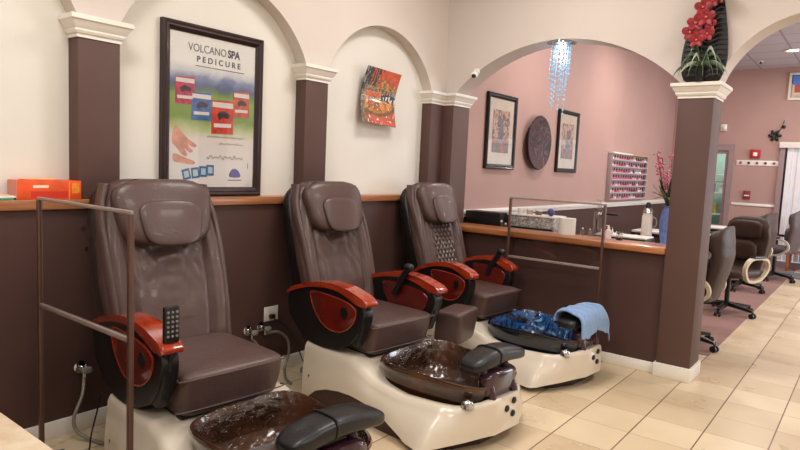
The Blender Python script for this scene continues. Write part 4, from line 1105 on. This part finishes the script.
for k in range(NS):
    for j in range(15):
        c = rnd.choice(['pink', 'pale pink', 'coral', 'red', 'white']) if j < 8 else rnd.choice(['dark', 'plum', 'white', 'pale pink', 'red'])
        if k == 3 and j < 8: c = 'pink'
        if c not in protos:
            b = B(); lathe(b, [(.001, 0), (.024, 0), (.024, .032), (.01, .042), (.001, .042)], 10, mi=0); lathe(b, [(.001, .042), (.010, .042), (.008, .072), (.001, .072)], 8, mi=1)
            o = obj('polish_bottle', b, [pc('polish_'+c.replace(' ', '_'), cols[c], coat=.5), M['black'] if c != 'white' else M['chrome']], None); protos[c] = o
        else:
            o = protos[c].copy(); C.objects.link(o)
        tag(o, 'small %s nail polish bottle on the %s shelf of the wall rack' % (c, wd_[k]), 'nail polish', '%s polish bottles on the %s shelf' % (c, wd_[k]), (-3.148, 9.92-.79+.113*j, 1.1015+.098*k))

# ------------------------------------------------------------------ office chairs
M['oleather'] = mat('dark_brown_bonded_leather', (62, 45, 38), .5, noise_amt=.08, noise_scale=8, bump=.3, bump_scale=30, spec=.35)
M['loop'] = mat('cream_armrest_loop', (196, 182, 156), .35, noise_amt=.04)
def office_chair(lab, x, y, a, m, armm):
    t = thing('office_chair', lab, 'office chair', (x, y, 0), R(a), 'rolling chairs in the nail area')
    b = B(); superq(b, (0, 0, .47), (.25, .25, .055), .45, .35, 36, 18); obj('seat', b, m, t)
    # curved padded back, facing +x
    b = B(); rings = []
    for k in range(26):
        q = k/25; z = .43+.64*q; w = lerp_tab([(0, .19), (.35, .23), (.7, .25), (.88, .235), (.96, .19), (1, .10)], q); th = lerp_tab([(0, .04), (.5, .055), (.8, .06), (1, .02)], q)
        cx = -.21-.10*q-.05*math.sin(q*PI)*.5
        if q > .62: cx += .02*math.sin((q-.62)/.38*PI)
        ring = []
        for i in range(36):
            an = 2*PI*i/36; c, s = math.cos(an), math.sin(an); yy = w*math.copysign(abs(s)**.6, s)
            ring.append(Vector((cx+th*math.copysign(abs(c)**.7, c)+.55*yy*yy, yy, z)))
        rings.append(ring)
    loft(b, rings); bk = obj('backrest', b, m, t, autosmooth=80)
    def fn(p): return Vector((p.x+.5*p.y*p.y, p.y, p.z))
    b = B(); superq(b, (-.235, 0, .93), (.045, .19, .10), .6, .5, 30, 18, None, fn); obj('head_cushion', b, m, bk)
    b = B(); superq(b, (-.19, 0, .70), (.045, .17, .11), .6, .5, 30, 18, None, fn); obj('lumbar_cushion', b, m, bk)
    for s in (-1, 1):
        pts = [(.06, s*.27, .40), (.15, s*.285, .46), (.17, s*.29, .56), (.08, s*.29, .64), (-.10, s*.29, .645), (-.22, s*.275, .60), (-.24, s*.26, .50), (-.12, s*.26, .41)]
        b = B(); P_ = crom(pts, 6, True); rings = []
        for i, p in enumerate(P_):
            d = (P_[(i+1) % len(P_)]-P_[i-1]).normalized(); nn = d.cross(Vector((0, 1, 0))).normalized()
            rings.append([p+Vector((0, .02, 0))+nn*.014, p+Vector((0, .02, 0))-nn*.014, p-Vector((0, .02, 0))-nn*.014, p-Vector((0, .02, 0))+nn*.014])
        rings.append(rings[0]); loft(b, rings, False); bmesh.ops.remove_doubles(b, verts=b.verts[:], dist=1e-5); ar = obj('armrest', b, armm, t, autosmooth=40)
        b = B(); superq(b, (-.03, s*.29, .662), (.11, .032, .014), .4, .5, 24, 10); obj('arm_pad', b, M['softblack'], ar)
    b = B(); cyl(b, (0, 0, .09), (0, 0, .42), .025); lathe(b, [(.001, .38), (.09, .40), (.1, .42), (.001, .42)], 16); obj('gas_column', b, M['black'], t)
    for k in range(5):
        an = 2*PI*k/5+.35; c, s = math.cos(an), math.sin(an); b = B()
        loft(b, [[Vector((c*r-s*w, s*r+c*w, z+h)) for w, h in ((-ww, 0), (ww, 0), (ww, hh), (-ww, hh))] for r, z, ww, hh in ((.02, .085, .03, .045), (.15, .075, .022, .035), (.30, .065, .016, .02))]); lg = obj('leg', b, M['black'], t)
        b = B()
        for e in (-1, 1): cyl(b, (c*.3-s*.022*e-s*.008*e, s*.3+c*.022*e+c*.008*e, .028), (c*.3-s*.014*e, s*.3+c*.014*e, .028), .028, n=16)
        cyl(b, (c*.3, s*.3, .03), (c*.3, s*.3, .07), .01, n=8); obj('caster', b, M['black'], lg)
    return t
office_chair('dark brown rolling chair closest to the column, seen from behind', -1.265, 5.80, 178, M['oleather'], M['loop'])
office_chair('dark brown rolling chair facing the view, second from the column', -1.22, 7.55, -115, M['oleather'], M['loop'])
M['gleather'] = mat('grey_brown_leather', (84, 72, 74), .5, noise_amt=.08, noise_scale=8, bump=.3, bump_scale=30, spec=.35)
office_chair('dark rolling chair mostly hidden behind the second brown one', -1.36, 9.35, 170, M['oleather'], M['loop'])
office_chair('greyish brown rolling chair farthest back, near the far window', -1.15, 10.75, 168, M['gleather'], pc('silver_grey_arm', (170, 162, 158)))

# ------------------------------------------------------------------ far wall details
t = thing('fire_alarm', 'red fire alarm with white strobe on the far wall above the white strip', 'fire alarm', (-1.79, 12.499, 1.95))
b = B(); box(b, -.08, .08, -.04, 0, -.075, .075, .008); obj('housing', b, pc('alarm_red', (176, 34, 36)), t); b = B(); superq(b, (.0, -.045, -.01), (.035, .02, .035), .5, .5, 16, 10); obj('strobe', b, M['white'], t)
t = thing('pull_station', 'small dark red pull station on the far wall below the white strip', 'pull station', (-1.86, 12.499, 1.22))
b = B(); box(b, -.055, .055, -.035, 0, -.075, .075, .006); obj('housing', b, pc('station_red', (130, 44, 50)), t); b = B(); box(b, -.04, .04, -.045, -.035, -.02, .0); obj('handle', b, M['white'], t)
t = thing('sign_strip', 'long white strip with dark round marks on the far wall', 'sign', (-1.75, 12.499, 1.79))
b = B(); box(b, -.325, .325, -.012, 0, -.045, .045, .003); obj('strip', b, M['white'], t)
for k in range(5):
    b = B(); lathe(b, [(.001, -.012), (.024, -.012), (.02, -.03), (.001, -.032)], 12, (-.26+.13*k, 0, .0), axis='y'); obj('round_mark', b, [pc('mark_red', (150, 60, 60)), pc('mark_dark', (70, 56, 60))][k % 2], t)
t = thing('emergency_light', 'white emergency light high on the far wall beside the column', 'emergency light', (-2.33, 12.499, 2.40))
b = B(); box(b, -.05, .05, -.05, 0, -.05, .07, .01); obj('housing', b, M['white'], t); b = B(); superq(b, (.02, -.07, .0), (.03, .03, .03), .8, .8, 16, 10); obj('lamp_head', b, M['white'], t)
t = thing('flower_ornament', 'small black flower shaped ornament on the far wall by the window header', 'ornament', (-1.52, 12.499, 2.27))
b = B()
for k in range(6):
    an = k*PI/3; superq(b, (math.cos(an)*.06, -.02, math.sin(an)*.06), (.045, .012, .028), .9, .9, 12, 8, (Vector((math.cos(an), 0, math.sin(an))), Vector((0, 1, 0)), Vector((-math.sin(an), 0, math.cos(an)))))
obj('petals', b, M['black'], t)
b = B(); tube(b, [(0, -.02, 0), (.08, -.02, .12), (.12, -.01, .26)], .006, 6); superq(b, (.12, -.02, .15), (.03, .015, .03), .9, .9, 12, 8); obj('stem', b, M['black'], t)
t, hx, z0, z1 = None, None, None, None
t = thing('framed_print', 'white framed blue and red print high on the far wall', 'picture', (-1.05, 12.498, 2.87))
b = B(); box(b, -.34, .34, -.03, 0, 0, .46, .004); obj('frame', b, M['white'], t)
painted('print', lambda s, tt: Vector((-.30+.60*s, -.032, .42-.38*tt)), lambda s, tt: 5 if tt < .4+.1*noise.noise(Vector((s*4, 0, 0))) else (4 if abs(s-.3) < .22 and tt < .8 else 3), 24, 18, ppal[:5]+[pc('sky_print', (70, 110, 180))], t, .002)
# wooden console by the window
t = thing('wooden_console', 'reddish brown open wooden console under the far window', 'console', (-.85, 12.15, 0))
rw = pc('reddish_wood', (150, 84, 60), na=.2, noise_scale=6)
b = B(); box(b, -.28, .6, -.2, .2, .86, .90, .004); obj('top', b, rw, t)
for x in (-.25, .56):
    for y in (-.17, .17):
        b = B(); box(b, x-.02, x+.02, y-.02, y+.02, 0, .86, .002); obj('leg', b, rw, t)
for z in (.3, .56):
    b = B(); box(b, -.26, .58, -.18, .18, z, z+.025, .002); obj('shelf', b, rw, t)
b = B(); box(b, -1.0, .6, -.35, .35, 0, .008, .003); o = obj('door_mat', b, pc('slate_mat', (110, 116, 128), na=.2, noise_scale=100), None); tag(o, 'slate grey mat on the floor in front of the far window', 'mat', loc=(-.45, 11.5, .0065))
t = lathe_thing('smoke_detector', 'small dark sprinkler head on the salon ceiling', 'sprinkler', (-1.73, 11.7, CH-.05), [('plate', [(.001, .048), (.04, .048), (.035, .035), (.001, .035)], M['white']), ('head', [(.001, .035), (.012, .035), (.01, .01), (.02, .005), (.02, 0), (.001, 0)], M['black'])])
t.name = 'ceiling_sprinkler'

# ------------------------------------------------------------------ render settings
sc = bpy.context.scene
sc.view_settings.view_transform = 'Standard'; sc.view_settings.look = 'None'; sc.view_settings.gamma = 1; sc.view_settings.exposure = -.12
sc.cycles.use_denoising = True
sc.cycles.max_bounces = 8; sc.cycles.diffuse_bounces = 4; sc.cycles.glossy_bounces = 4; sc.cycles.transparent_max_bounces = 12; sc.cycles.transmission_bounces = 6
sc.cycles.sample_clamp_indirect = 4; sc.cycles.caustics_reflective = False; sc.cycles.caustics_refractive = False
for m_ in list(bpy.data.meshes):
    pass
